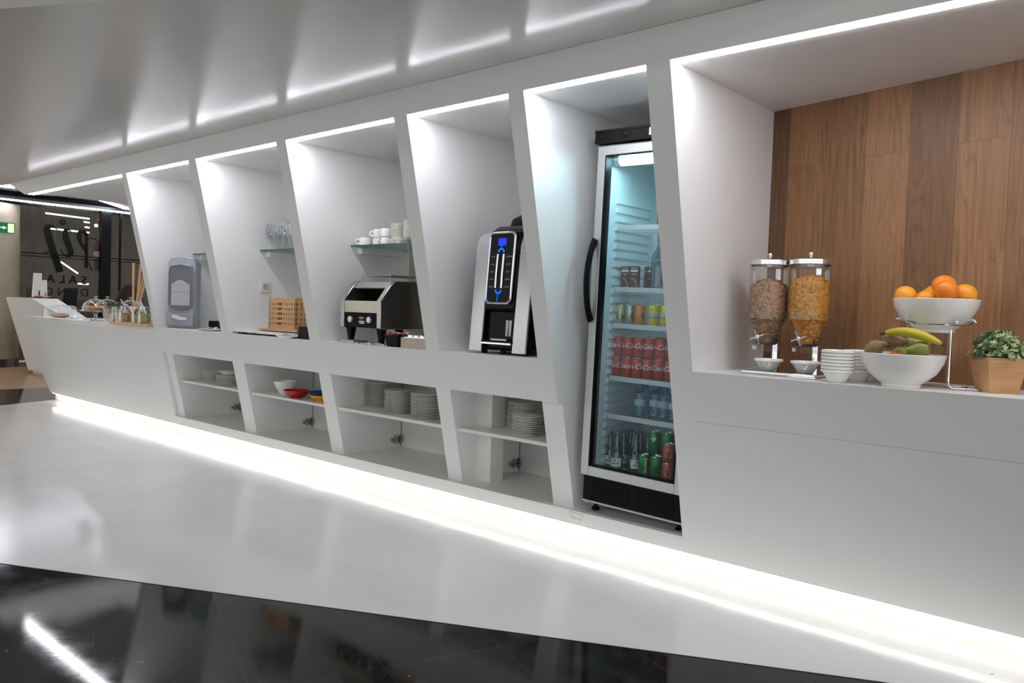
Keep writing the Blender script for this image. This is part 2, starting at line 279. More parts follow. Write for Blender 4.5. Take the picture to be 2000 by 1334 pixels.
# ------------------------------------------------------------ mesh builder
class B:
    def __init__(s): s.v = []; s.f = []; s.m = []
    def add(s, vs, fs, mat=0):
        n = len(s.v); s.v += [tuple(p) for p in vs]; s.f += [tuple(i+n for i in f) for f in fs]; s.m += [mat]*len(fs); return s
    def hexa(s, p, mat=0):
        return s.add(p, [(0, 3, 2, 1), (4, 5, 6, 7), (0, 1, 5, 4), (1, 2, 6, 5), (2, 3, 7, 6), (3, 0, 4, 7)], mat)
    def box(s, x0, y0, z0, x1, y1, z1, mat=0):
        return s.hexa([(x0, y0, z0), (x1, y0, z0), (x1, y1, z0), (x0, y1, z0), (x0, y0, z1), (x1, y0, z1), (x1, y1, z1), (x0, y1, z1)], mat)
    def prism(s, poly, axis, lo, hi, mat=0):
        n = len(poly)
        def P(a, b, t): return (t, a, b) if axis == 'x' else ((a, t, b) if axis == 'y' else (a, b, t))
        vs = [P(a, b, lo) for a, b in poly] + [P(a, b, hi) for a, b in poly]
        fs = [tuple(range(n))[::-1], tuple(range(n, 2*n))] + [(i, (i+1) % n, n+(i+1) % n, n+i) for i in range(n)]
        return s.add(vs, fs, mat)
    def lathe(s, prof, n=32, c=(0, 0, 0), mat=0, closed=False, arc=None):
        vs = []; fs = []
        k = len(prof)
        for r, z in prof:
            for i in range(n):
                a = 2*pi*i/n; vs.append((c[0]+r*cos(a), c[1]+r*sin(a), c[2]+z))
        for j in range(k-1 if not closed else k):
            j2 = (j+1) % k
            for i in range(n):
                i2 = (i+1) % n; fs.append((j*n+i, j*n+i2, j2*n+i2, j2*n+i))
        if not closed:
            if prof[0][0] > 1e-5: fs.append(tuple(range(n))[::-1])
            if prof[-1][0] > 1e-5: fs.append(tuple((k-1)*n+i for i in range(n)))
        return s.add(vs, fs, mat)
    def tube(s, pts, r, n=10, mat=0, closed=False, flat=1.0):
        pts = [Vector(p) for p in pts]; k = len(pts); vs = []; fs = []
        up = None
        for i, p in enumerate(pts):
            a = pts[i-1] if (i > 0 or closed) else p; b = pts[(i+1) % k] if (i < k-1 or closed) else p
            t = (b-a).normalized()
            if up is None:
                up = Vector((0, 0, 1)) if abs(t.z) < .9 else Vector((1, 0, 0))
            x = t.cross(up).normalized(); y = x.cross(t).normalized(); up = y
            rr = r[i] if isinstance(r, (list, tuple)) else r
            for j in range(n):
                an = 2*pi*j/n; vs.append(p + x*rr*cos(an) + y*rr*flat*sin(an))
        for i in range(k if closed else k-1):
            i2 = (i+1) % k
            for j in range(n):
                j2 = (j+1) % n; fs.append((i*n+j, i*n+j2, i2*n+j2, i2*n+j))
        if not closed: fs += [tuple(range(n))[::-1], tuple((k-1)*n+j for j in range(n))]
        return s.add(vs, fs, mat)
    def ball(s, c, r, n=20, m=12, mat=0, noise=0):
        r = (r, r, r) if not isinstance(r, (list, tuple)) else r
        vs = []; fs = []
        for j in range(1, m):
            ph = pi*j/m
            for i in range(n):
                a = 2*pi*i/n; q = 1+random.uniform(-noise, noise)
                vs.append((c[0]+r[0]*sin(ph)*cos(a)*q, c[1]+r[1]*sin(ph)*sin(a)*q, c[2]+r[2]*cos(ph)*q))
        vs += [(c[0], c[1], c[2]+r[2]), (c[0], c[1], c[2]-r[2])]; T = len(vs)-2; Bt = T+1
        for j in range(m-2):
            for i in range(n):
                i2 = (i+1) % n; fs.append((j*n+i, (j+1)*n+i, (j+1)*n+i2, j*n+i2))
        for i in range(n):
            i2 = (i+1) % n; fs.append((T, i, i2)); fs.append((Bt, (m-2)*n+i2, (m-2)*n+i))
        return s.add(vs, fs, mat)
    def xform(s, M, start=0):
        for i in range(start, len(s.v)): s.v[i] = tuple(M @ Vector(s.v[i]))
        return s
    def out(s, name, mats, parent=None, smooth=True, bevel=0, seg=2, ang=38):
        me = bpy.data.meshes.new(name); me.from_pydata(s.v, [], s.f)
        if not isinstance(mats, (list, tuple)): mats = [mats]
        for m in mats: me.materials.append(m)
        for p, mi in zip(me.polygons, s.m): p.material_index = mi; p.use_smooth = smooth
        bm = bmesh.new(); bm.from_mesh(me); bmesh.ops.recalc_face_normals(bm, faces=bm.faces); bm.to_mesh(me); bm.free()
        if smooth: me.set_sharp_from_angle(angle=radians(ang))
        o = bpy.data.objects.new(name, me); COL.objects.link(o)
        if parent: o.parent = parent
        if bevel:
            b = o.modifiers.new('bevel', 'BEVEL'); b.width = bevel; b.segments = seg; b.limit_method = 'ANGLE'; b.angle_limit = radians(40)
        return o
def tag(o, label=None, cat=None, group=None, kind=None):
    if label: o['label'] = label
    if cat: o['category'] = cat
    if group: o['group'] = group
    if kind: o['kind'] = kind
    return o
def thing(name, label, cat, loc=(0, 0, 0), rz=0, group=None, rot=None):
    o = bpy.data.objects.new(name, None); COL.objects.link(o); o.empty_display_size = .05
    o.location = loc; o.rotation_euler = rot if rot else (0, 0, rz)
    return tag(o, label, cat, group)
KIDS = {}
def copy_tree(src, parent=None):
    c = src.copy(); COL.objects.link(c); c.parent = parent
    for ch in [o for o in src.children]: copy_tree(ch, c)
    return c
def place(src, loc, label, rz=0, first=False, rot=None):
    o = src if first else copy_tree(src)
    o.location = loc; o.rotation_euler = rot if rot else (0, 0, rz); o['label'] = label
    return o
def struct(o): o['kind'] = 'structure'; return o
def text_verts(s, size, shear=0.0, bold=0.0, space=1.0):
    cu = bpy.data.curves.new('t', 'FONT'); cu.body = s; cu.size = size; cu.shear = shear; cu.align_x = 'CENTER'; cu.align_y = 'CENTER'
    cu.offset = bold; cu.space_character = space; cu.resolution_u = 4
    ob = bpy.data.objects.new('t', cu); COL.objects.link(ob)
    dg = bpy.context.evaluated_depsgraph_get(); me = bpy.data.meshes.new_from_object(ob.evaluated_get(dg))
    v = [tuple(p.co) for p in me.vertices]; f = [tuple(p.vertices) for p in me.polygons]
    bpy.data.objects.remove(ob); bpy.data.curves.remove(cu); bpy.data.meshes.remove(me)
    return v, f
def text_on_plane(b, s, size, M, mat=0, **k):
    v, f = text_verts(s, size, **k); b.add([tuple(M @ Vector(p)) for p in v], f, mat)
def text_on_can(b, s, size, r, z, face=-pi/2, mat=0, **k):
    v, f = text_verts(s, size, **k)
    b.add([((r+.0009)*cos(face+p[0]/r), (r+.0009)*sin(face+p[0]/r), z+p[1]) for p in v], f, mat)

# ------------------------------------------------------------ the leaning front plane
TT = 0.22846723
def yP(z, off=0.0): return 3.0 + off - TT*(z-EYE)
def blk(b, x0, x1, z0, z1, yback, off=0.0, x0t=None, x1t=None, mat=0):
    x0t = x0 if x0t is None else x0t; x1t = x1 if x1t is None else x1t
    a, c = yP(z0, off), yP(z1, off)
    return b.hexa([(x0, a, z0), (x1, a, z0), (x1, yback, z0), (x0, yback, z0), (x0t, c, z1), (x1t, c, z1), (x1t, yback, z1), (x0t, yback, z1)], mat)
ZB, ZPL, ZBAND, ZC, ZS, ZCEIL = .0945, .171, .72, .933, 2.175, 2.307
YB = 3.80
UP = [(-6.759, -6.672), (-5.631, -5.52), (-4.4835, -4.3755), (-3.348, -3.2415), (-2.5305, -2.436)]
LOWC = [(-6.70, -6.583), (-5.63, -5.467), (-4.51, -4.375), (-3.361, -3.245), (-2.57, -2.438)]
# floors
fl = B(); fl.add([(-9.785, 3.295, 0), (-9.538, 2.707, 0), (-9.05, 1.55, 0), (-8.0, -1.02, 0), (-3.908, 1.116, 0), (-.748, 2.759, 0), (1.0, 3.668, 0), (1.0, 3.9, 0), (-9.9, 3.9, 0)], [tuple(range(9))])
struct(fl.out('floor', FLOORWHITE, smooth=False))
mb = B(); mb.add([(-11.2, -9, -.0015), (3, -9, -.0015), (3, 6, -.0015), (-11.2, 6, -.0015)], [(0, 1, 2, 3)])
struct(mb.out('floor', MARBLE, smooth=False))
wf = B(); wf.box(-15.2, -9, -.02, -11.15, 12, -.001); struct(wf.out('floor', FLOORW, smooth=False))
dk = B(); dk.add([(-20, -9, -.03), (-11, -9, -.03), (-11, 14, -.03), (-20, 14, -.03)], [(0, 1, 2, 3)]); struct(dk.out('floor', pbr('dark_floor', (.05, .045, .04), .4), smooth=False))
# metal edge between resin and marble
eg = B()
e0 = Vector((-8.0, -1.02, 0)); e1 = Vector((1.0, 3.668, 0)); dd = (e1-e0).normalized(); nn = Vector((dd.y, -dd.x, 0))*.002
pts = [Vector((-8, -1.02, 0)), Vector((-3.908, 1.116, 0)), Vector((-.748, 2.759, 0)), Vector((1, 3.668, 0))]
for a, c in zip(pts[:-1], pts[1:]): eg.hexa([a+nn-Vector((0, 0, .004)), c+nn-Vector((0, 0, .004)), c-nn*.2-Vector((0, 0, .004)), a-nn*.2-Vector((0, 0, .004)), a+nn+Vector((0, 0, .0003)), c+nn+Vector((0, 0, .0003)), c-nn*.2+Vector((0, 0, .0003)), a-nn*.2+Vector((0, 0, .0003))])
struct(eg.out('trim_1', pbr('dark_edge_profile', (.05, .05, .05), .4), smooth=False))
# ceiling soffit (white trapezoid) and the dark ceiling above the room
ce = B()
poly = [(-9.66, yP(ZCEIL)), (-9.66, -2.06), (-3.73, 1.04), (-.5, 2.72), (1.0, 3.5), (1.2, 4.4), (-2, 4.4), (-9.0, 3.85), (-9.0, yP(ZCEIL)+.02)]
ce.prism(poly, 'z', ZCEIL, ZCEIL+.30); struct(ce.out('ceiling', CEILM, smooth=False))
dc = B(); dc.add([(-11.5, -9, 3.25), (3, -9, 3.25), (3, 6, 3.25), (-11.5, 6, 3.25)], [(0, 1, 2, 3)]); struct(dc.out('ceiling', DARKCEIL, smooth=False))
# fascia with niche ceilings behind it
fa = B()
polyf = [(-9.063, 2.769), (1.2, 2.769), (1.2, 4.2), (-6.7, 4.2), (-8.881, 3.704), (-8.749, 3.098)]
top = [(-9.418, 2.739)] + [(1.2, 2.739)] + polyf[2:4] + [(-8.9, 3.704), (-9.0, 3.098)]
n = len(polyf); vs = [(a, c, ZS) for a, c in polyf] + [(a, c, ZCEIL-.001) for a, c in top]
fa.add(vs, [tuple(range(n))[::-1], tuple(range(n, 2*n))] + [(i, (i+1) % n, n+(i+1) % n, n+i) for i in range(n)])
struct(fa.out('wall_fascia', WHITE, smooth=False))
# counter run
lw = B()
blk(lw, -9.712, -6.705, ZB, ZC, yP(ZB)+.10, x0t=-10.173)          # long closed panel, cut on a slant at its left end
lw.add([(-10.17, yP(ZC), ZC-.001), (-6.70, yP(ZC), ZC-.001), (-6.70, 3.85, ZC-.001), (-9.2, 3.85, ZC-.001), (-10.17, yP(ZC), ZC-.03), (-6.70, yP(ZC), ZC-.03), (-6.70, 3.85, ZC-.03), (-9.2, 3.85, ZC-.03)], [(0, 1, 2, 3), (7, 6, 5, 4), (2, 3, 7, 6), (3, 0, 4, 7)])
blk(lw, -6.705, -2.4362, ZBAND, ZC, yP(ZBAND)+.05)                  # band between niches and cabinets
lw.box(-6.705, yP(ZBAND)+.045, ZC-.04, -2.50, YB, ZC)              # worktop behind it
lw.box(-6.705, yP(ZBAND)+.045, ZBAND+.02, -2.50, YB, ZC-.039)
blk(lw, -6.705, -1.7852, ZB, ZPL, YB)                               # plinth and cabinet floor
struct(lw.out('wall_counter', WHITE, smooth=False, bevel=.0015, seg=1))
br_ = B()
blk(br_, -1.6738, 1.2, ZPL, ZBAND-.0005, YB+.1); blk(br_, -1.785, 1.2, ZB, ZPL, YB+.1); blk(br_, -1.6738, 1.2, ZBAND+.0004, ZC+.003, YB+.1)
struct(br_.out('wall_breakfast_counter', WHITE, smooth=False))
# upright fins between niches
for i, (a, c) in enumerate(UP):
    b = B(); blk(b, a, c, ZC, ZS, YB)
    if i == 4:
        b.hexa([(a, yP(ZBAND)+.03, ZBAND), (c, yP(ZBAND)+.03, ZBAND), (c, YB, ZBAND), (a, YB, ZBAND), (a, yP(ZC)+.03, ZC), (c, yP(ZC)+.03, ZC), (c, YB, ZC), (a, YB, ZC)])
    struct(b.out('wall_fin', WHITE, smooth=False))
b = B()
b.hexa([(-1.785, yP(ZPL), ZPL), (-1.674, yP(ZPL), ZPL), (-1.674, yP(ZPL)+.05, ZPL), (-1.785, yP(ZPL)+.05, ZPL), (-1.785, yP(ZS), ZS), (-1.674, yP(ZS), ZS), (-1.674, yP(ZS)+.05, ZS), (-1.785, yP(ZS)+.05, ZS)])
b.hexa([(-1.735, yP(ZPL)+.045, ZPL), (-1.6745, yP(ZPL)+.045, ZPL), (-1.6745, YB, ZPL), (-1.735, YB, ZPL), (-1.735, yP(ZS)+.045, ZS), (-1.6745, yP(ZS)+.045, ZS), (-1.6745, YB, ZS), (-1.735, YB, ZS)])
struct(b.out('wall_fin', WHITE, smooth=False))
for i, (a, c) in enumerate(LOWC):
    b = B(); blk(b, a, c, ZPL, ZBAND+.02, YB, off=.045 if i else .03)
    struct(b.out('wall_cabinet_divider', WHITE, smooth=False))
# cabinet back boards with hinges, joints drawn as thin dark strips
bb = B()
bb.box(-6.7, 3.77, ZPL, -2.44, 3.80, ZBAND+.02); struct(bb.out('wall_cabinet_back', WHITE_IN, smooth=False))
b = B(); b.box(-6.75, YB, ZC, -4.44, YB+.03, ZS); b.box(-3.3, YB, ZC, -1.68, YB+.03, ZS); b.box(-2.44, YB, ZPL, -1.74, YB+.03, ZC)
struct(b.out('wall_back', WHITE, smooth=False))
for x0 in (-6.583, -5.467, -4.375, -3.245):
    b = B(); b.box(x0+.0002, 3.766, ZPL+.001, x0+.0032, 3.7698, ZBAND+.015); struct(b.out('trim_4', GROUT, smooth=False))
# pilaster inside the fourth cabinet
b = B(); b.box(-3.246, 3.375, ZPL, -3.125, 3.485, ZBAND+.019); struct(b.out('wall_pilaster', WHITE_IN, smooth=False))
# skirting
b = B(); b.box(-9.70, yP(ZB)+.05, 0, 1.2, yP(ZB)+.08, ZB+.03); struct(b.out('baseboard_front', CREAM, smooth=False))
# timber back wall of the breakfast niche, turned a little in plan
wl = B(); wl.box(0, 0, 0, 2.9, .03, ZS-ZC)
o = wl.out('wall_timber', WOODP, smooth=False); o.location = (-1.672, 3.745, ZC); o.rotation_euler = (0, 0, math.atan2(-.224, 1.0454)); struct(o)
# small access flap outline in the plinth below the fridge niche
# ------------------------------------------------------------ LED strips
def strip(name, x0, x1, z, y0, y1, mat, label, group, th=.004):
    t = B(); t.box(x0, y0, z-th, x1, y1, z+.0005); o = t.out(name, mat, smooth=False); return tag(o, label, 'light', group)
ys = yP(ZS)
segs = [(-8.965, -6.762, 'over the open left counter'), (-6.668, -5.635, 'over the napkin dispenser niche'), (-5.516, -4.488, 'over the bread niche'), (-4.371, -3.352, 'over the toaster niche'), (-3.238, -2.535, 'over the coffee machine niche'), (-2.432, -1.789, 'over the drinks fridge'), (-1.670, 1.1, 'over the timber-backed breakfast niche')]
for x0, x1, s in segs:
    strip('led_strip', x0, x1, ZS, ys+.004, ys+.052, LED, 'cool white LED strip along the top edge '+s, 'LED strips above the niches', .005)
t = B(); t.box(-9.66, yP(ZB)+.006, ZB-.005, 1.2, yP(ZB)+.022, ZB+.0005); tag(t.out('led_strip', LEDB, smooth=False), 'long warm white LED strip under the counter front, lighting the floor', 'light')

# ------------------------------------------------------------ far room on the left
XW = -14.5
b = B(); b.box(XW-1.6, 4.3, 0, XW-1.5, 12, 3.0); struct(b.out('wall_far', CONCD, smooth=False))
b = B(); b.box(XW-.12, 2.0, 0, XW, 4.0, 2.62); b.tube([(XW-.50, 4.0, 0), (XW-.50, 4.0, 2.62)], .5, 40)
b.v = [v for v in b.v]; struct(b.out('wall_column', CONC))
b = B(); b.tube([(XW-.50, 4.0, .001), (XW-.50, 4.0, .13)], .507, 40); b.box(XW-.1, 2, .001, XW+.007, 4.0, .13); struct(b.out('baseboard_column', pbr('steel_skirting', (.12, .11, .10), .3, metal=.6)))
# soffit over the far partition with LED edge
b = B(); b.box(XW-.5, -4, 2.66, XW+.1, 9, 2.72); struct(b.out('trim_2', pbr('grey_soffit', (.12, .115, .12), .6), smooth=False))
b = B(); b.box(XW+.06, -3.5, 2.655, XW+.10, 8.9, 2.675)
o = b.out('led_strip', LEDF, smooth=False); tag(o, 'LED line along the far soffit above the glass partition', 'light')
b = B(); b.box(XW-4, -4, 2.80, XW+1.7, 12, 3.2); struct(b.out('ceiling', pbr('black_ceiling_void', (.008, .008, .009), .6), smooth=False))
b = B(); b.tube([(-13.9, 5.31, 2.782), (-15.0, 6.29, 2.782)], .0175, 8); tag(b.out('led_tube', LEDF), 'slanting LED tube hanging before the black ceiling void', 'light')
b = B(); b.tube([(-13.7, 2.0, 2.782), (-13.7, 4.05, 2.782)], .0175, 8); tag(b.out('led_tube', LEDF), 'LED tube at the far left under the white ceiling edge', 'light')
# glass partition with mullions and mirrored lettering
t = thing('glass_partition', 'dark framed glass partition with mirrored black lettering beyond the counter', 'partition', (XW, 4.4, 0))
b = B(); b.box(-.01, .07, .02, .0, 3.9, 2.65); b.out('pane', DARKG, t, smooth=False)
b = B(); b.box(-.03, .0, 1.845, .03, 3.95, 1.862); b.box(-.03, .0, 1.80, .03, 3.95, 1.812); b.out('rail', BLACKM, t, smooth=False)
for y0, y1 in ((1.20, 1.36),):
    b = B(); b.box(-.05, y0, 0, .05, y1, 2.655); b.out('post', BLACKM, t, smooth=False)
b = B(); b.box(-.02, 1.52, 0, .02, 1.545, 2.655); b.out('post', BLACKM, t, smooth=False)
# lettering, mirrored
lt = B()
def far_text(s, y, z, size, **k):
    M = Matrix(((0, 0, 1, .012), (-1, 0, 0, y-4.4), (0, 1, 0, z), (0, 0, 0, 1)))
    text_on_plane(lt, s, size, M, **k)
for ch, y in zip('SALA', (5.345, 5.17, 5.0, 4.825)): far_text(ch, y, 1.445, .19, bold=.004)
for ch, y in zip('DINC', (5.355, 5.18, 5.0, 4.80)): far_text(ch, y, 1.235, .19)
def stroke(pts, wd):
    n0 = len(pts); Q = []; W = []
    for i in range(n0-1):
        p0, p1, p2, p3 = pts[max(0, i-1)], pts[i], pts[i+1], pts[min(n0-1, i+2)]
        w0 = wd[i] if isinstance(wd, (list, tuple)) else wd; w1 = wd[i+1] if isinstance(wd, (list, tuple)) else wd
        for k in range(6):
            q = k/6
            Q.append([.5*((2*p1[j])+(-p0[j]+p2[j])*q+(2*p0[j]-5*p1[j]+4*p2[j]-p3[j])*q*q+(-p0[j]+3*p1[j]-3*p2[j]+p3[j])*q**3) for j in (0, 1)]); W.append(w0+(w1-w0)*q)
    Q.append(list(pts[-1])); W.append(wd[-1] if isinstance(wd, (list, tuple)) else wd)
    vs = []
    for i in range(len(Q)):
        a_, c_ = Q[max(0, i-1)], Q[min(len(Q)-1, i+1)]
        d = Vector((0, c_[0]-a_[0], c_[1]-a_[1])).normalized(); nrm = Vector((0, -d.z, d.y))
        p = Vector((.012, Q[i][0]-4.4, Q[i][1])); vs += [p-nrm*W[i], p+nrm*W[i]]
    lt.add(vs, [(2*i, 2*i+1, 2*i+3, 2*i+2) for i in range(len(Q)-1)])
stroke([(4.935, 2.235), (4.89, 2.29), (4.82, 2.315), (4.765, 2.27), (4.79, 2.14), (4.87, 1.87), (4.965, 1.57)], [.004, .010, .028, .052, .056, .056, .056])
stroke([(4.72, 1.885), (4.77, 1.88), (4.83, 1.93)], .006)
stroke([(5.14, 2.235), (5.10, 2.275), (5.05, 2.27), (5.045, 2.16), (5.10, 2.0), (5.13, 1.91), (5.09, 1.845), (5.03, 1.86), (4.98, 1.92), (4.965, 1.96)], [.004, .012, .034, .05, .05, .046, .028, .012, .006, .004])
stroke([(5.37, 2.22), (5.33, 2.27), (5.27, 2.25), (5.26, 2.15), (5.31, 2.03), (5.37, 1.93)], [.02, .035, .04, .038, .025, .008])
stroke([(5.37, 2.25), (5.375, 1.95), (5.375, 1.66)], .028)
lt.add([(.012, 5.0-4.4+.055*cos(2*pi*i/20), 2.40+.055*sin(2*pi*i/20)) for i in range(20)], [tuple(range(20))])
lt.out('lettering', INKB, t, smooth=False)
FREFL = emit('far_glass_reflection', (.82, 1.0, 1.0), 3.0)
# glowing rods behind the pane, standing in for light lines reflected in its glass
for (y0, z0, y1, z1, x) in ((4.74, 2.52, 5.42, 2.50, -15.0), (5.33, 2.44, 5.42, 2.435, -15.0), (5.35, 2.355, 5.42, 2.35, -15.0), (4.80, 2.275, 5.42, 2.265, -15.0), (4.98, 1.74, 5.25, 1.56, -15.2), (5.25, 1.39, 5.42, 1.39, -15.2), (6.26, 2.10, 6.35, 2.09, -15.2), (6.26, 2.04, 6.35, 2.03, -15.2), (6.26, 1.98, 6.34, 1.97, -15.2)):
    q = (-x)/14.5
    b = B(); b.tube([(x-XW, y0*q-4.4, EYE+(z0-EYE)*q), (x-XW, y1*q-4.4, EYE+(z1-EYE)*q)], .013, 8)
    b.out('reflection_line', FREFL, t)
# exit sign
t = thing('exit_sign', 'green and pale exit sign with an arrow on the concrete column', 'sign', (XW+.03, 3.985, 2.134))
b = B(); b.box(0, 0, 0, .02, .30, .17); b.out('panel', SIGNG, t, smooth=False)
b = B(); b.box(.0205, .20, .015, .022, .285, .155); b.out('door_pictogram', SIGNW, t, smooth=False)
b = B(); b.prism([(.0, .078), (.13, .078), (.13, .058), (.185, .085), (.13, .112), (.13, .092), (.0, .092)], 'x', .0205, .022); b.out('arrow', SIGNW, t, smooth=False)
DKRED = pbr('dark_red_paint', (.16, .012, .012), .4)
t = thing('fire_extinguisher', 'red fire extinguisher with black hose beside the black post', 'fire extinguisher', (-14.60, 5.60, 1.62))
b = B(); b.box(-.03, .06, .25, .03, .10, .30); b.out('bracket', BLACKM, t)
b = B(); b.lathe([(.0, 0), (.055, .0), (.06, .03), (.06, .40), (.04, .46), (.02, .50), (.0, .5)], 20); b.out('cylinder', DKRED, t)
b = B(); b.lathe([(.0615, .22), (.0615, .34)], 20); b.out('label', INKW, t)
b = B(); b.tube([(0, 0, .5), (0, -.04, .56), (0, -.16, .55), (0, -.22, .42), (0, -.19, .22), (0, -.08, .0)], .012, 8); b.out('hose', BLACKM, t)
t = thing('alarm_lamp', 'small red alarm lamp with a pale glow high on the far wall', 'lamp', (-14.57, 5.60, 2.36))
b = B(); b.box(-.02, .05, .10, .02, .045+.01, .16); b.box(-.02, .05, .1, .02, .07, .16); b.out('bracket', BLACKM, t)
b = B(); b.box(0, -.03, .06, .05, .05, .17); b.out('housing', DKRED, t, bevel=.01)
b = B(); b.ball((.04, -.06, .04), .03); b.out('lens', ALARM, t)
# dark rounded chair beyond the counter
t = thing('lounge_chair', 'dark rounded chair back standing beyond the counter jars', 'chair', (-11.5, 4.85, 0))
b = B(); b.ball((0, 0, .95), (.10, .22, .42), 28, 18); b.out('backrest', HAIR, t)
b = B(); b.ball((.28, 0, .42), (.30, .26, .09), 24, 12); b.out('seat', HAIR, t)
for sx in (.12, .48):
    for s_ in (-.18, .18):
        b = B(); b.tube([(sx, s_, .38), (sx, s_*1.15, 0)], [.018, .012], 10); b.out('leg', BLACKM, t)
# low grey wall / back counter behind
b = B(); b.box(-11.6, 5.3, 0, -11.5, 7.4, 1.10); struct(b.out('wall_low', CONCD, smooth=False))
b = B(); b.box(-14.2, 4.50, 0, -12.1, 5.2, .86); struct(b.out('wall_back_counter', BLACKM, smooth=False))
# raised end of the counter beyond (bar-height block with a white ramped top)
eb = B()
offB = .9
pb = [(-13.563, 1.129), (-12.47, 1.129), (-12.003, 1.022), (-11.3, .86), (-11.3, .05), (-13.36, .05)]
n = len(pb)
vs = [(x, yP(z, offB), z) for x, z in pb] + [(x + (.0 if i in (0, 5) else .55*(0)), 4.25, z) for i, (x, z) in enumerate(pb)]
eb.add(vs, [tuple(range(n)), tuple(range(n, 2*n))[::-1]] + [(i, (i+1) % n, n+(i+1) % n, n+i) for i in range(n)])
struct(eb.out('wall_counter_end', WHITE, smooth=False))
b = B(); b.box(-13.3, yP(.05, offB)+.05, 0, -11.4, 4.5, .06); struct(b.out('baseboard_end', CREAM, smooth=False))
# things on the raised end
def menu(loc, h, w_, label, mat2=True):
    t = thing('menu_holder', label, 'menu', loc, 0, 'upright menu holders')
    b = B(); b.hexa([(0, 0, 0), (0, w_, 0), (-.09, w_, 0), (-.09, 0, 0), (-.02, 0, h), (-.02, w_, h), (-.026, w_, h), (-.026, 0, h)]); b.out('card', PAPER, t, smooth=False)
    b = B(); b.hexa([(.001, w_*.55, .03), (.001, w_*.75, .03), (-.001, w_*.75, .03), (-.001, w_*.55, .03), (-.008, w_*.55, h*.36), (-.008, w_*.75, h*.36), (-.010, w_*.75, h*.36), (-.010, w_*.55, h*.36)]); b.out('print', INKN, t, smooth=False)
menu((-12.82, 4.05, 1.13), .36, .11, 'taller white menu card standing on the raised far counter end')
menu((-12.58, 4.09, 1.13), .26, .06, 'shorter white menu card standing on the raised far counter end')
t = thing('serving_tray', 'dark tray of cold meat on the raised far counter end', 'tray', (-12.68, 4.10, 1.13))
b = B(); b.box(-.2, -.09, 0, .16, .13, .012); b.out('tray', BLACKM, t, bevel=.005)
b = B()
for k in range(14): b.ball((random.uniform(-.12, .10), random.uniform(-.05, .09), .024), (.03, .03, .012), 10, 6)
tag(b.out('meat', HAM, t), kind='stuff')
t = thing('menu_board', 'black upright board standing behind the cake dome', 'board', (-13.45, 4.78, .88))
b = B(); b.hexa([(-.30, -.05, 0), (.24, -.05, 0), (.24, -.02, 0), (-.30, -.02, 0), (-.30, .0, .42), (.20, .0, .42), (.20, .02, .42), (-.30, .02, .42)]); b.out('board', BLACKS, t, smooth=False)
b = B(); b.box(-.30, -.09, -.02, .24, .06, .0); b.out('foot', BLACKM, t, smooth=False)

# ============================================================ cabinet shelves, hinges
ORD = ['first', 'second', 'third', 'fourth', 'fifth', 'sixth', 'seventh', 'eighth', 'ninth', 'tenth', 'eleventh', 'twelfth', 'thirteenth', 'fourteenth', 'fifteenth', 'sixteenth', 'seventeenth', 'eighteenth', 'nineteenth', 'twentieth', 'twenty-first', 'twenty-second', 'twenty-third', 'twenty-fourth']
CAB = [(-6.583, -5.63, 'holding the two uneven plate stacks'), (-5.467, -4.51, 'holding the red and white bowls'), (-4.375, -3.361, 'holding three plate stacks'), (-3.245, -2.57, 'beside the pilaster, holding two plate stacks')]
ZSH = .492
for i, (x0, x1, s) in enumerate(CAB):
    b = B(); b.box(x0+.001, 3.215, ZSH-.019, x1-.001, 3.768, ZSH)
    if i == 3:
        b = B(); b.box(x0+.001, 3.215, ZSH-.019, x1-.001, 3.370, ZSH); b.box(-3.12, 3.370, ZSH-.019, x1-.001, 3.768, ZSH)
    o = b.out('shelf', WHITE_IN, smooth=False, bevel=.0012, seg=1); tag(o, 'white cabinet shelf under the counter '+s, 'shelf', 'white shelves of the low cabinets')
def hinge(loc, label, first=None):
    if first is None:
        t = thing('hinge', label, 'hinge', loc, 0, 'cabinet hinges')
        b = B(); b.box(0, -.085, -.012, .012, -.02, .012); b.box(.012, -.075, -.008, .02, -.03, .008)
        for y in (-.075, -.05, -.032): b.ball((.021, y, 0), .0035, 8, 6, 1)
        b.out('arm', [pbr('nickel', (.38, .36, .32), .3, metal=1), INKB], t, bevel=.002)
        b = B(); b.box(0, -.055, -.028, .004, -.03, .028); b.out('mounting_plate', MATS['nickel'], t, bevel=.001)
        b = B(); b.lathe([(.0, 0), (.019, 0), (.019, .012), (.0, .012)], 18); b.xform(Matrix.Translation((.012, -.006, 0)) @ Matrix.Rotation(pi/2, 4, 'X')); b.box(.0, -.014, -.03, .02, -.004, .03); b.out('cup', MATS['nickel'], t)
        return t
    return place(first, loc, label)
hs = ['beside the uneven plate stacks', 'in the cabinet with coloured bowls', 'in the cabinet with three plate stacks', 'in the cabinet with the pilaster']
HL = [(-6.582, 3.76, .225), (-5.466, 3.76, .225), (-4.374, 3.76, .225), (-3.244, 3.76, .225)]
h0 = hinge(HL[0], 'small metal concealed hinge low at the back corner '+hs[0])
for p, s in zip(HL[1:], hs[1:]): hinge(p, 'small metal concealed hinge low at the back corner '+s, h0)

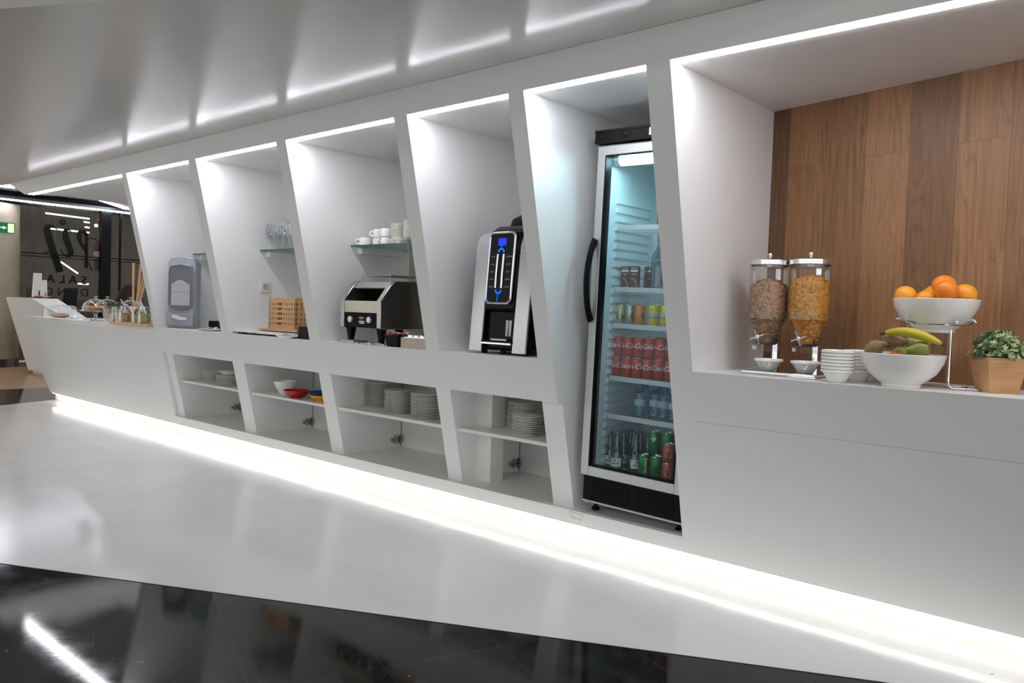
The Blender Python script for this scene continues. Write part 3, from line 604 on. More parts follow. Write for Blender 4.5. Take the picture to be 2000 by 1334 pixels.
# ============================================================ plates
def plate_mesh(r, h, m=PORC):
    b = B(); b.lathe([(0, .002), (r*.62, .002), (r*.63, 0), (r*.68, 0), (r*.70, .003), (r*.97, h-.0045), (r, h-.0025), (r*.99, h-.0005), (r*.95, h-.001), (r*.70, .0062), (0, .006)], 40); return b.out('plate', m)
def stack(r, pitch, n, x, y, z, where, group, jit=.002, name='dinner_plate', hh=.018):
    proto = plate_mesh(r, pitch*1.12); proto.name = name
    for i in range(n):
        o = proto if i == 0 else proto.copy()
        if i: COL.objects.link(o)
        o.location = (x+random.uniform(-jit, jit), y+random.uniform(-jit, jit), z+.0003+i*pitch)
        pos = 'lowest' if i == 0 else ('topmost' if i == n-1 else ORD[i]+' from the bottom')
        tag(o, 'cream plate, %s in %s' % (pos, where), 'plate', group)
stack(.103, .0092, 9, -6.40, 3.42, ZSH, 'the left stack of the leftmost cabinet', 'plates in the leftmost cabinet', .006)
stack(.108, .0098, 8, -6.03, 3.35, ZSH, 'the right stack of the leftmost cabinet', 'plates in the leftmost cabinet', .007)
b = B(); b.lathe([(0, 0), (.05, 0), (.06, .006), (.105, .034), (.10, .034), (.055, .01), (0, .008)], 36)
o = b.out('soup_plate', PORC); o.location = (-6.03, 3.35, ZSH+.0003+8*.0098+.004); tag(o, 'deeper cream plate on top of the right stack in the leftmost cabinet', 'plate')
stack(.103, .0095, 17, -4.305, 3.50, ZSH, 'the tall left stack of the three-stack cabinet', 'plates in the three-stack cabinet', .004)
stack(.095, .0090, 16, -3.945, 3.375, ZSH, 'the middle stack of the three-stack cabinet', 'plates in the three-stack cabinet', .003)
stack(.100, .0090, 17, -3.655, 3.35, ZSH, 'the right stack of the three-stack cabinet', 'plates in the three-stack cabinet', .004)
stack(.088, .0118, 13, -3.00, 3.50, ZSH, 'the rear stack beside the pilaster', 'plates beside the pilaster', .002)
stack(.085, .0118, 9, -2.830, 3.34, ZSH, 'the front stack beside the pilaster', 'plates beside the pilaster', .002)
def bowl(name, r, h, mat, loc, label, cat='bowl', group=None, foot=.45, parent=None):
    b = B(); b.lathe([(0, .004), (r*foot*.9, .004), (r*foot*.92, 0), (r*foot, 0), (r*foot*1.02, .006), (r*.78, h*.45), (r*.95, h*.85), (r, h), (r*.97, h+.001), (r*.92, h*.86), (r*.74, h*.47), (r*foot, .012), (0, .010)], 44)
    o = b.out(name, mat); o.location = loc; return tag(o, label, cat, group)
bowl('bowl', .088, .095, PORCW, (-5.235, 3.36, ZSH), 'small white bowl on the cabinet shelf left of the red bowl')
bowl('bowl', .098, .055, RED, (-4.972, 3.29, ZSH), 'shallow red plastic bowl on the second cabinet shelf')
bowl('bowl', .095, .045, YEL, (-4.70, 3.32, ZSH), 'yellow plastic bowl under the blue one on the second cabinet shelf')
bowl('bowl', .106, .03, BLUE, (-4.70, 3.32, ZSH+.034), 'shallow blue plastic bowl resting on the yellow bowl', foot=.6)

# ============================================================ glass shelves and their cleats
for x0, x1, y0, s in ((-6.672, -5.633, 3.34, 'behind the napkin dispenser, empty'), (-5.52, -4.486, 3.293, 'carrying the wine glasses'), (-4.3755, -3.350, 3.283, 'carrying mugs and saucers')):
    t = thing('glass_shelf', 'green-edged glass shelf in its niche, '+s, 'shelf', (x0, y0, 1.562), 0, 'glass niche shelves')
    b = B(); b.box(.0005, .004, 0, x1-x0, YB-y0-.002, .009); b.out('pane', SHELFG, t, smooth=False)
    b = B(); b.box(.0005, 0, 0, x1-x0, .0035, .009); b.out('front_edge', SHELFE, t, smooth=False)
    b = B(); b.box(.0005, .06, -.042, .045, YB-y0-.07, -.0005); b.out('cleat', WHITE, t, smooth=False, bevel=.002)
ZG = 1.5712
# wine glasses
def wine(loc, label):
    t = thing('wine_glass', label, 'glass', loc, 0, 'wine glasses on the glass shelf')
    b = B(); b.lathe([(.0, .0), (.030, .0), (.030, .002), (.008, .006), (.004, .012), (.0035, .085), (.010, .098), (.028, .118), (.034, .145), (.032, .175), (.027, .205), (.0262, .205), (.031, .175), (.0325, .145), (.0265, .12), (.008, .101), (.0, .098)], 28); b.out('glass', GLASSW, t)
    return t
k = 0; w0 = None
for row, y in (('front', 3.36), ('middle', 3.47), ('rear', 3.58)):
    xs = {3.36: (-5.49, -5.40, -5.31, -5.225), 3.47: (-5.49, -5.40, -5.31, -5.22), 3.58: (-5.47, -5.38, -5.30, -5.21)}[y]
    for j, x in enumerate(xs):
        lab = 'stemmed wine glass, %s from the left in the %s row on the glass shelf' % (ORD[j], row)
        if w0 is None: w0 = wine((x, y, ZG), lab)
        else: place(w0, (x, y, ZG), lab)
# mugs and saucers
def mug(loc, rz, label):
    t = thing('mug', label, 'mug', loc, rz, 'white mugs on the glass shelf')
    b = B(); b.lathe([(0, .056), (.030, .056), (.036, .050), (.038, .04), (.038, .002), (.0375, 0), (.035, 0), (.035, .04), (.03, .051), (0, .051)], 30); b.out('body', PORCW, t)
    b = B(); b.tube([(.036, 0, .012), (.052, 0, .014), (.060, 0, .026), (.054, 0, .042), (.036, 0, .046)], .0045, 8, flat=1.4); b.out('handle', PORCW, t)
    return t
m0 = mug((-4.325, 3.36, ZG), 3.9, 'white mug upside down at the left end of the glass shelf')
for loc, rz, lab in [((-4.255, 3.42, ZG), .6, 'white mug, lower one of the left stacked pair'), ((-4.255, 3.42, ZG+.0570), 3.8, 'white mug, upper one of the left stacked pair'),
                     ((-4.155, 3.40, ZG), 4.6, 'white mug, lower one of the right stacked pair'), ((-4.155, 3.40, ZG+.0570), 4.4, 'white mug, upper one of the right stacked pair'),
                     ((-4.145, 3.52, ZG), .5, 'white mug behind the right stacked pair on the glass shelf')]:
    place(m0, loc, lab, rz)
stack(.078, .0080, 4, -4.00, 3.40, ZG, 'the wider plates under the saucers', 'plates on the glass shelf', .002, 'plate', .012)
stack(.047, .0090, 11, -4.035, 3.40, ZG+.0385, 'the small saucer stack on the glass shelf', 'saucers on the glass shelf', .0008, 'saucer', .012)
stack(.047, .0090, 13, -3.925, 3.41, ZG+.0385, 'the taller saucer stack', 'saucers on the glass shelf', .0008, 'saucer', .012)

# ============================================================ napkin dispenser
t = thing('napkin_dispenser', 'tall grey napkin dispenser with a clear window on the counter', 'dispenser', (-6.515, 3.19, ZC), radians(42))
W_, D_, H_ = .112, .085, .60
b = B()
prof = [(-W_, 0), (W_, 0), (W_*1.03, .10), (W_*1.03, H_-.06), (W_*.8, H_-.012), (W_*.3, H_), (-W_*.3, H_), (-W_*.8, H_-.012), (-W_*1.03, H_-.06), (-W_*1.03, .10)]
b.prism(prof, 'y', -D_+.03, D_*.85); b.out('housing', pbr('grey_housing', (.36, .37, .41), .28), t, bevel=.012, seg=3)
b = B(); wx = W_*.86
zz = [.19+ (i/10)*.33 for i in range(11)]
outl = [(-wx, .20), (-wx*.6, .165), (0, .155), (wx*.6, .165), (wx, .20), (wx, .47), (wx*.85, .515), (0, .53), (-wx*.85, .515), (-wx, .47)]
rim = [(x*1.12, .34+(z-.34)*1.06) for x, z in outl]
n = len(outl); vs = [(x, -D_+.026, z) for x, z in rim] + [(x, -D_+.005, z) for x, z in outl] + [(x*.98, -D_+.028, z) for x, z in outl]
b.add(vs, [(i, (i+1) % n, n+(i+1) % n, n+i) for i in range(n)] + [(n+i, n+(i+1) % n, 2*n+(i+1) % n, 2*n+i) for i in range(n)])
b.out('window_frame', GREYP, t)
b = B(); b.add([(x*.985, -D_+.024, z) for x, z in outl], [tuple(range(n))]); b.out('window_recess', pbr('dark_recess', (.16, .16, .18), .4), t, smooth=False)
b = B(); b.box(-wx*.80, -D_+.010, .19, wx*.80, -D_+.023, .30); b.box(-wx*.80, -D_+.010, .302, wx*.80, -D_+.023, .36); b.hexa([(-wx*.85, -D_+.008, .362), (wx*.85, -D_+.008, .362), (wx*.85, -D_+.023, .362), (-wx*.85, -D_+.023, .362), (-wx*.2, -D_+.014, .40), (wx*.1, -D_+.014, .40), (wx*.1, -D_+.022, .40), (-wx*.2, -D_+.022, .40)])
b.out('napkins', PAPER, t, bevel=.003)
b = B(); b.add([(x*.99, -D_+.0045, z) for x, z in outl], [tuple(range(n))]); b.out('window', SMOKEG, t, smooth=False)
b = B(); b.prism([(-W_*1.0, .02), (W_*1.0, .02), (W_*1.05, .14), (W_*.6, .125), (0, .12), (-W_*.6, .125), (-W_*1.05, .14)], 'y', -D_+.005, -D_+.032); b.out('outlet', pbr('grey_outlet', (.30, .31, .35), .25), t, bevel=.008)
b = B()
vs = [(-.07, -D_-.006, .105), (-.03, -D_-.016, .112), (.02, -D_-.018, .098), (.065, -D_-.010, .088), (.06, -D_-.006, .072), (.0, -D_-.014, .070), (-.05, -D_-.010, .085)]
b.add(vs + [(x, y+.012, z) for x, y, z in vs], [tuple(range(7)), tuple(range(7, 14))[::-1]] + [(i, (i+1) % 7, 7+(i+1) % 7, 7+i) for i in range(7)]); b.out('hanging_napkin', PAPER, t)

# ============================================================ niche beside it: black box with bread, plate and tongs
t = thing('serving_box', 'black serving box with a bread board on it behind the plate', 'box', (-6.22, 3.40, ZC))
b = B(); b.box(-.16, -.06, 0, .30, .16, .07); b.out('box', BLACKS, t, bevel=.006)
b = B(); b.box(-.06, -.05, .0705, .28, .14, .083); b.out('bread_board', BREAD, t, bevel=.004)
b = B()
for x in (-.02, .05, .12): b.ball((x, 0, .088), (.03, .04, .009), 14, 8)
b.out('bread_slices', BREAD, t)
def oval_plate(loc, label, r=.12):
    b = B(); b.lathe([(0, .004), (r*.6, .004), (r*.62, 0), (r*.68, 0), (r, .012), (r*.99, .0145), (r*.66, .007), (0, .007)], 36); o = b.out('plate', PORC); o.location = loc; o.scale = (1.25, .7, 1); return tag(o, label, 'plate')
oval_plate((-6.00, 3.17, ZC), 'oval white plate under the tongs beside the napkin dispenser')
def tongs(loc, label, rz, L=.20, group='serving tongs', tilt=0.0):
    t = thing('tongs', label, 'tongs', loc, rz, group)
    for s_ in (1, -1):
        b = B(); b.tube([(0, .012*s_, .004), (L*.15, .02*s_, .006), (L*.7, .03*s_, .010), (L*.85, .022*s_, .012), (L, .026*s_, .006)], [.007, .006, .006, .008, .016], 8, flat=.35); b.out('arm', CHROME, t)
    b = B(); b.tube([(0, .014, .004), (-.012, .008, .004), (-.014, 0, .004), (-.012, -.008, .004), (0, -.014, .004)], .0055, 8, flat=.5); b.out('spring', CHROME, t)
    return t
tongs((-5.93, 3.17, ZC+.016), 'steel serving tongs lying across the oval white plate', radians(160))
# ============================================================ bread niche
t = thing('socket_outlet', 'white wall socket on the side wall of the bread niche', 'socket', (-5.52, 3.342, 1.292))
b = B(); b.box(.0005, -.043, -.043, .014, .043, .043); b.out('frame', WHITEP, t, bevel=.003)
b = B(); b.lathe([(.024, 0), (.024, .004), (.022, .004), (.020, -.003), (0, -.003)], 28); b.xform(Matrix.Translation((.0145, 0, 0)) @ Matrix.Rotation(pi/2, 4, 'Y')); b.out('socket_well', pbr('socket_well', (.45, .44, .41), .4), t)
for s_ in (-.008, .008):
    b = B(); b.ball((.0125, s_, 0), .003, 10, 6); b.out('pin_hole', INKB, t)
def board(x0, y0, x1, y1, z, label, th=.022, mat=WHITEP, rz=0):
    b = B(); b.box(-(x1-x0)/2, -(y1-y0)/2, 0, (x1-x0)/2, (y1-y0)/2, th); o = b.out('cutting_board', mat, smooth=False, bevel=.003); o.location = ((x0+x1)/2, (y0+y1)/2, z); o.rotation_euler = (0, 0, rz)
    return tag(o, label, 'board', 'slabs in the bread niche')
for i, (x, y) in enumerate(((-5.42, 3.10), (-4.95, 3.12), (-5.40, 3.46), (-4.95, 3.48))):
    pass
t = thing('bread_slicer_base', 'long white slab on short black feet under the wooden bread crate', 'tray', (-5.10, 3.25, ZC))
b = B(); b.box(-.44, -.17, .014, -.10, .22, .038); b.box(-.099, -.165, .012, .40, .22, .032); b.out('slab', WHITEP, t, smooth=False, bevel=.003)
for x, y in ((-.36, -.12), (.0, -.12), (.30, -.12), (-.36, .18), (.30, .18)):
    b = B(); b.box(x-.03, y-.02, 0, x+.03, y+.02, .0125); b.out('foot', BLACKM, t, smooth=False)
b = B(); b.box(-4.0, 0, 0, 0, 0, 0)
o = None
b = B(); b.box(-.26, -.15, 0, .24, .17, .012); o = b.out('wooden_tray', OAKB, smooth=False, bevel=.002); o.location = (-4.98, 3.27, ZC+.0385); tag(o, 'thin wooden board under the slotted bread crate', 'board')
# slotted crate, walls with real slots
def slot_wall(L, H, rows, cols, th=.012):
    """wall in local x (0..L), z (0..H); slots cut by building bars"""
    b = B(); xs = []; 
    px = L/(cols)
    slots = []
    for c in range(cols):
        cxm = (c+.5)*px
        if c == 4: slots.append((cxm-.018, cxm+.018))
        else: slots.append((cxm-.0045, cxm+.0045))
    zr = []
    z0 = H*.14
    for r in range(rows): zr.append((z0+r*(H*.80/rows), z0+r*(H*.80/rows)+H*.085))
    # horizontal solid bands
    edges = [0] + [v for a in zr for v in a] + [H]
    for i in range(0, len(edges), 2): b.box(0, 0, edges[i], L, th, edges[i+1])
    for za, zb in zr:
        e = [0] + [v for a in slots for v in a] + [L]
        for i in range(0, len(e), 2): b.box(e[i], 0, za-.0002, e[i+1], th, zb+.0002)
    return b
t = thing('bread_crate', 'slotted bamboo bread crate standing on the board', 'crate', (-5.205, 3.19, ZC+.051), radians(3))
LL = .315; HH = .218
b = slot_wall(LL, HH, 5, 11); b.out('front_panel', OAKB, t, smooth=False)
b = slot_wall(.20, HH, 5, 6); b.xform(Matrix.Translation((LL, 0.0, 0)) @ Matrix.Rotation(pi/2, 4, 'Z')); b.out('side_panel', OAKB, t, smooth=False)
b = slot_wall(.20, HH, 5, 6); b.xform(Matrix.Translation((.012, 0.0, 0)) @ Matrix.Rotation(pi/2, 4, 'Z')); b.out('side_panel', OAKB, t, smooth=False)
b = slot_wall(LL, HH, 5, 11); b.xform(Matrix.Translation((0, .188, 0))); b.out('back_panel', OAKB, t, smooth=False)
b = B(); b.box(.001, .001, HH, LL-.001, .199, HH+.008); b.out('lid', OAKB, t, smooth=False)
b = B(); b.box(.012, .012, .002, LL-.012, .187, .01); b.out('base', BLACKM, t, smooth=False)
t = thing('label_box', 'small black box beside the bread crate', 'box', (-4.615, 3.13, ZC), 0)
b = B(); b.box(-.045, -.05, 0, .09, .05, .085); b.out('box', BLACKS, t, bevel=.004)
b = B(); b.box(-.03, .0, .0855, -.026, .004, .20); b.out('skewer', PALEW, t)
oval_plate((-4.78, 3.075, ZC), 'oval white plate under the broad tongs before the crate', .085)
tongs((-4.66, 3.07, ZC+.016), 'steel bread tongs lying before the bamboo crate', radians(168), .16)

# ============================================================ toaster
t = thing('conveyor_toaster', 'steel conveyor toaster on tall black legs', 'toaster', (-4.045, 3.12, ZC))
sd = [(0, .10), (-.005, .27), (.07, .365), (.11, .395), (.50, .41), (.50, .10), (.03, .095)]
for x0, x1, nm in ((-.205, -.165, 'side_panel'), (.165, .205, 'side_panel')):
    b = B(); b.prism(sd, 'x', x0, x1)
    b.out(nm, STEEL, t, bevel=.004)
b = B(); b.prism([(y+.004 if y < .2 else y-.01, z-.003 if z > .2 else z+.003) for y, z in sd], 'x', .2052, .2065); b.out('side_skin', DARKSTEEL, t, smooth=False)
b = B(); b.prism([(.10, .36), (.13, .39), (.49, .403), (.49, .11), (.06, .105), (.05, .20), (.16, .30), (.12, .35)], 'x', -.165, .165); b.out('oven_body', BLACKM, t, smooth=False)
b = B(); b.prism([(.078, .352), (.112, .392), (.50, .408), (.50, .40), (.118, .384), (.088, .347)], 'x', -.164, .164); b.out('hood', STEEL, t, smooth=False)
b = B(); b.hexa([(-.164, .004, .195), (.164, .004, .195), (.164, .012, .195), (-.164, .012, .195), (-.164, .0, .268), (.164, .0, .268), (.164, .010, .268), (-.164, .010, .268)]); b.out('chute_plate', STEELW, t, smooth=False)
b = B(); b.hexa([(-.15, .09, .345), (.15, .09, .345), (.15, .094, .345), (-.15, .094, .345), (-.15, .10, .362), (.15, .10, .362), (.15, .104, .362), (-.15, .104, .362)]); b.out('crumb_bar', pbr('tan_bar', (.28, .20, .12), .5), t, smooth=False)
b = B(); b.hexa([(-.164, .02, .10), (.164, .02, .10), (.164, .06, .10), (-.164, .06, .10), (-.164, .006, .1935), (.164, .006, .1935), (.164, .06, .1935), (-.164, .06, .1935)]); b.out('control_panel', BLACKG, t, smooth=False)
for x, z in ((-.105, .150), (.085, .150)):
    kb = B(); kb.lathe([(0, 0), (.021, 0), (.020, .014), (.0, .016)], 24); kb.xform(Matrix.Translation((x, .013, z)) @ Matrix.Rotation(pi/2, 4, 'X')); k_ = kb.out('knob', SILVER, t)
b = B(); b.lathe([(0, 0), (.032, 0), (.032, .002), (0, .002)], 28); b.xform(Matrix.Translation((.0, .0125, .166)) @ Matrix.Scale(.5, 4, (0, 0, 1)) @ Matrix.Rotation(pi/2, 4, 'X')); b.out('badge', RED, t)
b = B(); b.box(-.025, .012, .135, .03, .0135, .142); b.box(-.02, .0125, .125, .03, .014, .131); b.out('rating_label', SILVER, t)
b = B(); text_on_plane(b, 'Hatco', .016, Matrix(((1, 0, 0, 0), (0, 0, -1, .0098), (0, 1, 0, .166), (0, 0, 0, 1))), shear=.3); b.out('badge_print', INKW, t, smooth=False)
b = B(); b.tube([(-.09+.034*cos(a/16*pi*2), .0115, .150+.034*sin(a/16*pi*2)) for a in range(3, 13)], .001, 6); b.out('dial_mark', INKR, t)
b = B(); text_on_plane(b, 'TOASTER', .016, Matrix(((1, 0, 0, -.01), (0, 0, -1, -.0035), (0, 1, 0, .243), (0, 0, 0, 1)))); 
for x in (-.15, .155):
    for y in (.05, .45):
        b = B(); b.hexa([(x-.012, y-.012, 0), (x+.012, y-.012, 0), (x+.012, y+.012, 0), (x-.012, y+.012, 0), (x-.024, y-.024, .1), (x+.024, y-.024, .1), (x+.024, y+.024, .1), (x-.024, y+.024, .1)]); b.out('leg', BLACKM, t, bevel=.003)
rk = B()
for y in (.12, .48): rk.tube([(-.14, y, .405), (-.14, y, .432), (.14, y, .432), (.14, y, .405)], .003, 8)
for i in range(13):
    x = -.14+i*.28/12; rk.tube([(x, .12, .433), (x, .48, .437)], .0018, 6)
rk.tube([(-.14, .12, .433), (-.14, .48, .437)], .003, 8); rk.tube([(.14, .12, .433), (.14, .48, .437)], .003, 8)
rk.out('top_rack', STEEL, t)
b = B(); b.box(-.4, 0, 0, 0, 0, 0)
t = thing('crumb_tray', 'flat steel tray lying before the toaster legs', 'tray', (-4.03, 3.085, ZC), 0)
b = B(); b.box(-.13, -.02, .0, .04, .10, .010); b.box(-.14, -.018, .010, -.005, .10, .020); b.out('tray', STEEL, t, bevel=.002)
b = B(); b.box(.042, -.012, .001, .16, .09, .009); b.out('plate', STEEL, t, bevel=.002)
tongs((-3.73, 3.05, ZC+.006), 'small tongs in front of the toaster', radians(172), .12)
# black basket of red packets
t = thing('packet_basket', 'black basket of red sachets between toaster and wooden box', 'basket', (-3.655, 3.11, ZC))
b = B(); b.hexa([(-.05, -.05, 0), (.05, -.05, 0), (.05, .05, 0), (-.05, .05, 0), (-.068, -.06, .07), (.06, -.06, .07), (.06, .06, .07), (-.068, .06, .07)]); b.out('basket', BLACKS, t, bevel=.006)
b = B()
for k in range(26):
    c = Vector((random.uniform(-.05, .045), random.uniform(-.05, .04), .073+random.uniform(0, .012))); M = Matrix.Translation(c) @ Matrix.Rotation(random.uniform(0, 6), 4, 'Z') @ Matrix.Rotation(random.uniform(-.6, .6), 4, 'X')
    s0 = len(b.v); b.box(-.014, -.007, -.001, .014, .007, .001, random.choice([0, 0, 1])); b.xform(M, s0)
tag(b.out('sachets', [RED, INKW], t, smooth=False), kind='stuff')
t = thing('wooden_box', 'pale wooden box with a blister pack on top beside the fin', 'box', (-3.455, 3.10, ZC))
b = B(); b.box(-.112, -.05, 0, .105, .12, .062); b.out('box', PALEW, t, bevel=.002)
b = B()
for k in range(3):
    for j in range(2):
        b.lathe([(.022, 0), (.021, .010), (.014, .016), (.0, .017)], 18, (-.055+k*.052, -.02+j*.05, .066))
b.box(-.085, -.048, .062, .10, .06, .066); b.out('blister_pack', CHROME, t)
t = thing('glass_jar', 'glass jar with yellow sweets behind the wooden box', 'jar', (-3.60, 3.36, ZC))
b = B(); b.lathe([(0, 0), (.055, 0), (.06, .01), (.06, .11), (.045, .14), (.045, .155), (.042, .155), (.042, .14), (.056, .108), (.056, .012), (0, .006)], 30); b.out('jar', GLASSJ, t)
b = B(); b.lathe([(0, 0), (.048, 0), (.048, .012), (.03, .022), (0, .024)], 28, (0, 0, .156)); b.out('lid', GLASSJ, t)
b = B()
for k in range(34):
    a = random.uniform(0, 2*pi); r = random.uniform(0, .042); b.ball((r*cos(a), r*sin(a), .018+random.uniform(0, .065)), (.014, .009, .010), 8, 6)
tag(b.out('sweets', pbr('golden_wrappers', (.70, .46, .10), .25, metal=.4, var=.4, vscale=40), t), kind='stuff')
t = thing('serving_mat', 'flat black slate on the worktop behind the wooden box', 'slate', (-3.55, 3.64, ZC))
b = B(); b.box(-.16, -.12, 0, .18, .12, .05); b.out('slate', BLACKM, t, bevel=.008)
# room glimpsed behind the toaster niche
b = B(); b.box(-6.5, 4.9, 0, -2.2, 5.0, ZS); struct(b.out('wall_service', PALEW, smooth=False))
b = B(); b.box(-4.9, 4.55, 1.36, -3.2, 4.89, 1.40); tag(b.out('shelf', WHITE, smooth=False), 'white shelf on the service wall seen past the toaster niche', 'shelf')
def leaves(b, c, R, n, size, mats=3, flat=.8):
    for k in range(n):
        a = random.uniform(0, 2*pi); ph = math.acos(random.uniform(-.15, 1)); q = random.uniform(.55, 1)
        p = Vector((c[0]+R[0]*q*sin(ph)*cos(a), c[1]+R[1]*q*sin(ph)*sin(a), c[2]+R[2]*q*cos(ph)))
        d = Vector((sin(ph)*cos(a), sin(ph)*sin(a), cos(ph)+.4)).normalized(); mi = random.choice(range(mats))
        u = d.cross(Vector((random.uniform(-1, 1), random.uniform(-1, 1), random.uniform(-1, 1)))).normalized(); v = d.cross(u)
        L = size*random.uniform(.7, 1.3); w_ = L*.32
        b.add([p, p+d*L*.5+u*w_, p+d*L, p+d*L*.5-u*w_, p+d*L*.5+v*w_*.25], [(0, 1, 4), (1, 2, 4), (2, 3, 4), (3, 0, 4)], mi)
t = thing('boxed_plant', 'small green plant in a wooden box on the service shelf', 'plant', (-4.62, 4.70, 1.40))
b = B(); b.box(-.2, -.1, 0, .35, .1, .12); b.out('planter', PALEW, t, bevel=.003)
b = B(); leaves(b, (.05, 0, .12), (.28, .1, .12), 260, .04); tag(b.out('foliage', [LEAF, LEAFP, LEAFD], t, smooth=False), kind='stuff')

# ============================================================ coffee machine
t = thing('coffee_machine', 'black and silver bean-to-cup coffee machine with a blue display', 'coffee machine', (-2.905, 3.15, ZC))
SHX = .07
def sh(b, s0=0):
    for i in range(s0, len(b.v)): x, y, z = b.v[i]; b.v[i] = (x+SHX*z, y, z)
    return b
b = B(); b.box(-.195, .03, .02, .195, .52, .62); sh(b).out('body', BLACKG, t, bevel=.02, seg=3)
# silver side panels, bent over at the top
for x0, x1 in ((-.205, -.112), (.112, .205)):
    b = B(); prof = [(.0, .012), (.0, .58), (.012, .625), (.045, .655), (.10, .665), (.10, .655), (.05, .643), (.022, .615), (.012, .575), (.012, .012)]
    b.prism(prof, 'x', x0, x1); sh(b).out('side_panel', SILVER, t, bevel=.002, ang=25)
b = B(); prof = [(.05, .02), (.05, .22), (-.004, .24), (-.008, .60), (.01, .66), (.06, .69), (.30, .70), (.30, .02)]
b.prism(prof, 'x', -.111, .111); sh(b).out('front_column', BLACKG, t, bevel=.008, seg=3)
# control door with chrome frame, slightly arched
def rr(x0, x1, z0, z1, r, n=5):
    P = []
    for cx_, cz_, a0 in ((x1-r, z0+r, -pi/2), (x1-r, z1-r, 0), (x0+r, z1-r, pi/2), (x0+r, z0+r, pi)):
        for i in range(n+1): a = a0+i*pi/2/n; P.append((cx_+r*cos(a), cz_+r*sin(a)))
    return P
fr = rr(-.092, .085, .275, .648, .028)
b = B(); b.tube([(x, -.014, z) for x, z in fr], .007, 8, closed=True); sh(b).out('door_frame', CHROME, t)
b = B(); b.prism(rr(-.088, .081, .279, .644, .024), 'y', -.016, -.006); sh(b).out('control_panel', BLACKG, t)
b = B(); b.box(-.032, -.0175, .580, .024, -.0158, .618); sh(b).out('display', LCD, t, smooth=False)
for x in (-.026, .016):
    b = B(); b.tube([(x, -.019, .355), (x, -.021, .43), (x, -.019, .535)], .006, 8); sh(b).out('chrome_bar', CHROME, t)
b = B(); b.tube([(-.005+.019*cos(pi+k*pi/10), -.018, .345+.018*sin(pi+k*pi/10)) for k in range(11)], .0045, 8); b.tube([(-.005+.019*cos(k*pi/10), -.018, .545+.018*sin(k*pi/10)) for k in range(11)], .0045, 8)
b.tube([(-.005, -.018, .562), (-.004, -.018, .582)], .002, 6); b.tube([(-.006, -.018, .325), (-.008, -.018, .281)], .0018, 6); sh(b).out('indicator', BLUEL, t)
for i in range(5):
    z = .345+i*.040
    for x0, x1, tx in ((-.082, -.038, ['espresso', 'ristretto', 'café largo', 'cortado', 'café solo'][i]), (.030, .074, ['agua caliente', 'chocolate', 'leche', 'capuccino', 'descafeinado'][i])):
        b = B(); b.box(x0, -.0178, z, x1, -.016, z+.033); sh(b); bt = b.out('button', pbr('button_grey', (.012, .012, .014), .3, spec=.15) if 'button_grey' not in MATS else MATS['button_grey'], t, smooth=False, bevel=.001)
        q = B(); text_on_plane(q, tx, .0078, Matrix(((1, 0, 0, (x0+x1)/2), (0, 0, -1, -.0182), (0, 1, 0, z+.017), (0, 0, 0, 1)))); sh(q); q.out('caption', INKW, bt, smooth=False)
b = B(); b.prism([(-.103, .20), (-.1, .235), (.103, .235), (.106, .20)], 'y', -.012, .06); 
b = B(); b.box(-.111, -.006, .06, .111, .05, .075); b.box(-.105, -.012, .055, .108, -.004, .064, 1); sh(b).out('drip_tray', [BLACKM, CHROME], t, smooth=False)
b = B(); b.box(-.045, -.004, .075, .07, .045, .085); sh(b).out('cup_rest', STEEL, t, bevel=.001)
for x in (.042, .066):
    b = B(); b.tube([(x, .03, .10), (x, .03, .185)], [.009, .012], 14); sh(b).out('spout', STEEL, t)
b = B(); b.box(-.10, -.002, .10, .10, .002, .101)
b = B(); b.lathe([(.125, 0), (.13, .03), (.118, .07), (.08, .092), (0, .098)], 30, (-.045, .27, .675)); sh(b).out('bean_hopper', BLACKS, t)
b = B(); text_on_plane(b, 'KREA', .022, Matrix(((1, 0, 0, .168), (0, 0, -1, -.0012), (0, 1, 0, .565), (0, 0, 0, 1)))); b.box(.150, -.0012, .532, .165, -.0008, .548); text_on_plane(b, 'touch', .012, Matrix(((1, 0, 0, .184), (0, 0, -1, -.0012), (0, 1, 0, .540), (0, 0, 0, 1)))); sh(b).out('lettering', INKB, t, smooth=False)
for x in (-.14, .0, .15):
    for y in (.06, .45):
        b = B(); b.lathe([(0, 0), (.018, 0), (.015, .022), (0, .022)], 14, (x, y, 0)); b.out('foot', BLACKM, t)

# ============================================================ drinks fridge (leans a touch on its uneven feet)
FX, FY, FZ = -2.095, 3.24, ZPL
fr_ = thing('drinks_fridge', 'tall glass-door drinks fridge with black top and base, lit blue inside', 'fridge', (FX, FY, FZ), rot=(0, radians(1.25), 0))
HW = .290
def fbox(b, x0, y0, z0, x1, y1, z1, m=0): return b.box(x0, y0-FY, z0-FZ, x1, y1-FY, z1-FZ, m)
b = B()
fbox(b, -HW, 3.29, .205, -HW+.028, 3.78, 1.99); fbox(b, HW-.028, 3.29, .205, HW, 3.78, 1.99)
fbox(b, -HW+.028, 3.75, .205, HW-.028, 3.78, 1.99); fbox(b, -HW+.028, 3.29, 1.955, HW-.028, 3.75, 1.99); fbox(b, -HW+.028, 3.30, .205, HW-.028, 3.75, .366)
b.out('cabinet', pbr('fridge_white', (.62, .63, .63), .35), fr_, smooth=False)
